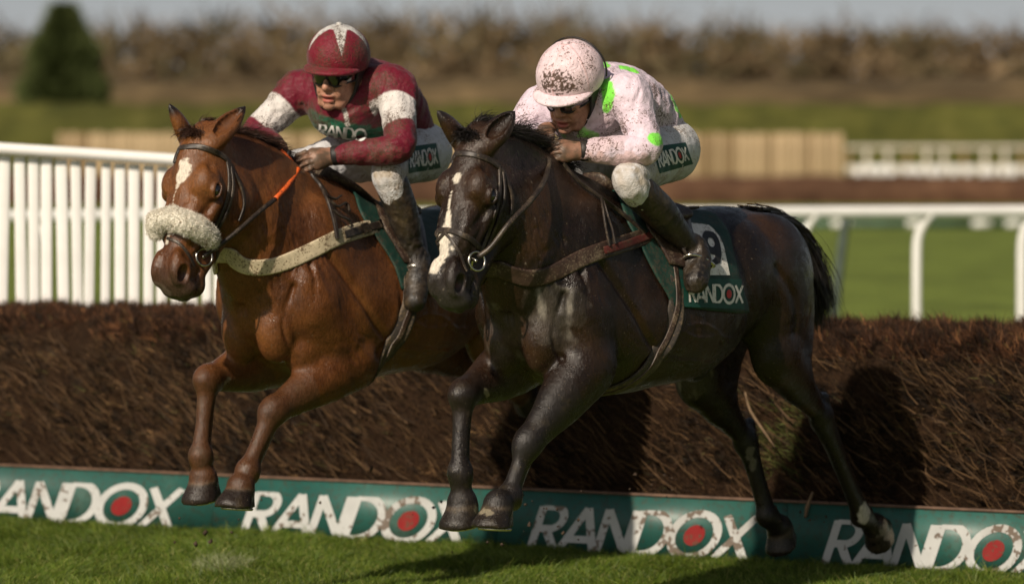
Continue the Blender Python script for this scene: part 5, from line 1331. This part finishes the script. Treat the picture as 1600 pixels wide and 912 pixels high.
# far side of the course -------------------------------------------------------
M_far = turf_material('far_brush', (.06, .03, .018), (.10, .052, .030), (.14, .08, .045), 1.2, .8)
def long_mass(name, d, px0, px1, z0, z1, dep, mat, lab, cat, seed, amp=.3, sc=.6, nn=160, nj=10, kind=None):
    x0, x1 = (px0-CX)/F*d, (px1-CX)/F*d; pr = np.array([[0, z0], [-.02, z0+(z1-z0)*.4], [.05, z0+(z1-z0)*.8], [.25, z1], [.6, z1], [.95, z0+(z1-z0)*.8], [1, z0]]); pr = crom(pr, 4); V = np.array([[x, d+dep*p[0], p[1]] for x in np.linspace(x0, x1, nn) for p in pr]); m = len(pr)
    i, j = np.meshgrid(np.arange(nn-1), np.arange(m-1), indexing='ij'); k = (i*m+j).ravel(); Q = np.column_stack([k, k+m, k+m+1, k+1]); N = vnormals(V, Q); s = 1 if N[m*5+2][1] < 0 else -1
    V = V+s*N*(fbm(V, sc, seed, 4)*amp)[:, None]; e0 = V[:m].mean(0); e1 = V[-m:].mean(0); V = np.vstack([V, e0, e1]); tr = [[len(V)-2, j+1, j] for j in range(m-1)]+[[len(V)-1, (nn-1)*m+j, (nn-1)*m+j+1] for j in range(m-1)]
    o = mesh_np(name, V, [Q if s > 0 else Q[:, ::-1], np.array(tr)], mat); prop(o, lab, cat, kind=kind); return o
long_mass('brushwood_fence', 127, -700, 2300, 0, 1.0, 2.5, M_far, 'distant low brown brush fence across the far course', 'fence', 3, .12, 1.5)
M_tan = [simple('pale_boards', (.34, .25, .14), .8, .15, 2, .2), simple('pale_boards_dark', (.22, .15, .075), .8, .15, 2, .2), simple('pale_boards_light', (.42, .31, .18), .8, .15, 2, .2)]
bf = empty('board_fence', PT(700, 300, 139)*[1, 1, 0], 0, 'distant pale tan fence of upright boards beyond the course', 'fence'); protos = []
for i in range(124):
    x = (95+9.9*i-CX)/F*139
    if i < 3: o = boxm('board', (-.118, 0, 0), (.236, 0, 0), (0, .05, 0), (0, 0, 1), M_tan[i]); protos.append(o)
    else: o = protos[rng.integers(0, 3)].copy(); COL.objects.link(o)
    o.location = (x, 139+.03*rng.random(), 0); o.scale = (1, 1, 2.62+.07*rng.random()); o.parent = bf; o.matrix_parent_inverse = Matrix.Translation(-Vector(bf.location))
wr_ = empty('white_rail_fence', PT(1480, 300, 134)*[1, 1, 0], 0, 'distant white double-railed fence at the far right of the course', 'fence')
M_far_rail = simple('weathered_white', (.50, .46, .38), .6, .15, 3, .05)
xa, xb = (1322-CX)/F*134, (2000-CX)/F*134
child(boxm('rail', (xa, 134, 2.02), (xb-xa, 0, 0), (0, .05, 0), (0, 0, .13), M_far_rail), wr_); child(boxm('rail', (xa, 134, 1.10), (xb-xa, 0, 0), (0, .05, 0), (0, 0, .30), M_far_rail), wr_)
for i in range(22): child(boxm('post', (xa+i*.74+.06*rng.normal(), 134.055, 0), (.16, 0, 0), (0, .08, 0), (0, 0, 2.17), M_far_rail if i % 3 else M_tan[1]), wr_)
for i in range(16):
    px = 1335+i*19+4*rng.normal(); p = PT(px, HY, 133); e = boxm('marker_box', (p[0], p[1], .9), (.28+.1*rng.random(), 0, 0), (0, .2, 0), (0, 0, .42+.1*rng.random()), M_rail, wr_); e.matrix_parent_inverse = Matrix.Translation(-Vector(wr_.location)); e.name = 'panel'
tb = empty('sponsor_board', PT(1520, 350, 80)*[1, 1, 0], 0, 'low far-off teal board with pale patches across the grass under the rail line', 'board')
p = PT(1150, HY, 84); p2 = PT(1640, HY, 84); child(boxm('panel', (p[0], 84, .0), (p2[0]-p[0], 0, 0), (0, .05, 0), (0, 0, .20), simple('far_teal', (.035, .075, .055), .6, .5, 1.2, .1)), tb)
for px in (1418, 1300, 1520, 1572): q = PT(px, HY, 83.9); child(boxm('logo_panel', (q[0], 83.95, .03), (.45, 0, 0), (0, .03, 0), (0, 0, .15), M_rail), tb)
M_hedge = turf_material('hedge_green', (.040, .044, .010), (.072, .072, .016), (.115, .108, .030), .55, .8)
long_mass('hedge', 200, -900, 2500, 0, 4.7, 5, M_hedge, 'long green clipped hedge beyond the far rails', 'hedge', 5, .35, .7)
M_scrub = turf_material('scrub_tan', (.065, .046, .024), (.105, .075, .038), (.18, .125, .062), .22, .8)
long_mass('bank', 300, -1200, 2800, 0, 8.8, 40, M_scrub, 'rough tan scrub bank under the wood', 'bank', 8, 1.2, .10, 200, kind='structure')
# bare wood on the skyline
M_wood = NT('bare_twigs'); M_wood.set(color=M_wood.attr('twig_colour').outputs['Color'], rough=.8, spec=.1); M_wood = M_wood.m
P = []; Wd_ = []; Cc = []
for row, d0, hh in ((0, 345, 14.5), (1, 385, 19.0), (2, 430, 23.2)):
    half = 1150/F*d0
    for x in np.arange(-half, half, 2.2):
        h_ = hh*(.90+.08*rng.random()+.05*math.sin(x*.05+row)); y = d0+rng.normal()*6; n = 120
        tx = x+rng.normal()*1.2; c = np.array([(.145, .102, .056), (.118, .084, .047), (.165, .118, .064), (.104, .086, .046)])[rng.integers(0, 4)]*(.8+.4*rng.random())
        P.append([(tx, y, 0), (tx+.1, y, h_*.25), (tx, y, h_*.5), (tx+.2*rng.normal(), y, h_*.8)]); Wd_.append(.5); Cc.append(c*.6)
        b = np.column_stack([tx+rng.normal(size=n)*1.2, y+rng.normal(size=n)*1.2, h_*(.06+.72*rng.random(n))]); dd = np.column_stack([rng.normal(size=n)*.9, rng.normal(size=n)*.9, .35+.5*rng.random(n)]); dd /= np.linalg.norm(dd, axis=1, keepdims=True)
        L = (.14+.14*rng.random(n))[:, None]*h_; P += list(np.stack([b, b+dd*L*.33, b+dd*L*.66+rng.normal(size=(n, 3))*.2, b+dd*L+rng.normal(size=(n, 3))*.3], 1)); Wd_ += list(.3+.4*rng.random(n)); Cc += list(c*(.7+.6*rng.random((n, 1))))
P = np.array([np.array(p) for p in P]); o = strands('woodland', P, np.array(Wd_), M_wood, None, attrs=dict(twig_colour=np.repeat(np.array(Cc), 8, axis=0)))
prop(o, 'bare brown winter wood along the skyline', 'wood', kind='stuff')
# conifer
def conifer(px, d, top, wd, n, lab):
    p = PT(px, HY, d); s = F/d; H_ = EYE+(HY-top)/s; R_ = wd/s/2; e = empty('conifer_tree', (p[0], d, 0), 0, lab, 'tree')
    tr = tubem('trunk', [(0, 0, 0), (.05, 0, H_*.5), (0, 0, H_*.97)], [.22, .14, .03], simple('bark', (.06, .04, .028), .9, .3, 4, .5), e)
    z = H_*(.04+.95*rng.random(n)**.85); r = R_*(1-np.clip(z/H_, 0, 1)**2.6)**.8*(.35+.65*rng.random(n)**.5)*(1+.10*np.sin(z*2.3)); a = rng.random(n)*2*math.pi; b = np.column_stack([r*np.cos(a), r*np.sin(a), z]); dd = np.column_stack([np.cos(a), np.sin(a), .15+.4*rng.random(n)])+rng.normal(size=(n, 3))*.3; L = (.25+.35*rng.random(n))[:, None]
    P = np.stack([b-dd*L*.3, b+dd*L*.4, b+dd*L+[0, 0, .08]], 1); cc = np.array([(.085, .105, .036)])*(.5+1.1*rng.random((n, 1)))
    prop(strands('crown', P, .10+.10*rng.random(n), M_wood, e, attrs=dict(twig_colour=np.repeat(cc, 6, axis=0))), kind='stuff')
conifer(100, 232, 8, 150, 24000, 'dark green conifer standing alone above the hedge on the far left')
print('far', time.time()-T0)
# grass blades on the near turf ------------------------------------------------
t = NT('grass_blade'); c = t.attr('blade_colour').outputs['Color']; t.set(color=c, rough=.5, spec=.3)
tl = t.n('ShaderNodeBsdfTranslucent'); t.l(c, tl.inputs[0]); mx_ = t.n('ShaderNodeMixShader'); mx_.inputs[0].default_value = .3; t.l(t.b.outputs[0], mx_.inputs[1]); t.l(tl.outputs[0], mx_.inputs[2]); t.l(mx_.outputs[0], t.out.inputs[0])
n = 330000; s_ = lo_-.3+(hi_-lo_+.6)*rng.random(n); o_ = .068+2.9*rng.random(n)**1.2; b = A0+tdir*s_[:, None]+ndir*o_[:, None]
k = (b[:, 1] > 12.9); b = b[k]; n = len(b); b[:, 2] = fbm(b*[1, 1, 0], .9, 3, 2)*.018*np.exp(-((b[:, 1]-15)/4)**2)-.004
cl = fbm(b, 5, 91, 2); cl2 = noise(b, 22, 92); L = (.020+.022*rng.random(n)+.014*np.clip(cl, -1, 1)+.008*cl2)*(1+.9*(rng.random(n) < .03)); L = np.clip(L, .010, .09); tf = PT(345, 880, 13.9); tuft = np.exp(-((b[:, 0]-tf[0])/.10)**2-((b[:, 1]-tf[1])/.16)**2); edge = np.exp(-((b-A0)@ndir-.068)/.05)*(noise(b, 9, 95) > -.1); L = L*(1+1.1*tuft*rng.random(n)+.7*edge*rng.random(n))
lean = np.column_stack([noise(b, 3, 93)*.5, noise(b, 3, 94)*.5, np.zeros(n)])+rng.normal(size=(n, 3))*[.38, .38, .05]; d = lean+[0, 0, 1]; d /= np.linalg.norm(d, axis=1, keepdims=True); L = L[:, None]
P = np.stack([b, b+d*L*.55, b+d*L*.9+lean*L*.45-[0, 0, .002]], 1)
g = np.array([(.062, .108, .012), (.105, .160, .018), (.165, .210, .030), (.27, .26, .08)]); gc = g[rng.choice(4, n, p=[.34, .38, .22, .06])]*(.75+.5*rng.random((n, 1)))*(1+.35*np.clip(cl+cl2*.5, -1, 1))[:, None]; tk = (tuft > .25) & (rng.random(n) < .6); gc[tk] = np.array([.30, .33, .17])*(.7+.5*rng.random((tk.sum(), 1)))
prop(strands('grass', P, .0022+.0022*rng.random(n), t.m, None, attrs=dict(blade_colour=np.repeat(gc, 6, axis=0))), 'short green grass in front of the board', 'grass', kind='stuff')
# clods thrown up by the hooves
V_ = []; Q_ = []; off = 0
for (px, py, d, sp, m) in ((850, 800, 13.2, 45, 26), (1040, 765, 13.8, 26, 12), (1245, 800, 13.5, 30, 14), (330, 850, 13.4, 40, 8), (590, 800, 13.6, 90, 8)):
    for _ in range(m):
        c = PT(px+rng.normal()*sp, min(885, py+rng.normal()*sp*.55), d+rng.normal()*.15); r0 = .003+.008*rng.random()**2; v = rng.normal(size=(6, 3)); v = np.array([(1, 0, 0), (-1, 0, 0), (0, 1, 0), (0, -1, 0), (0, 0, 1), (0, 0, -1)])*r0*(.6+.8*rng.random((6, 3))+.0)+v*r0*.25
        V_.append(c+v); Q_.append(np.array([[0, 2, 4], [2, 1, 4], [1, 3, 4], [3, 0, 4], [2, 0, 5], [1, 2, 5], [3, 1, 5], [0, 3, 5]])+off); off += 6
prop(mesh_np('mud_clods', np.vstack(V_), np.vstack(Q_), simple('clod_earth', (.05, .032, .02), .9, .4, 80, .5), None, smooth=False), 'small dark clods of turf thrown up around the hooves', 'mud', kind='stuff')
print('done', time.time()-T0)
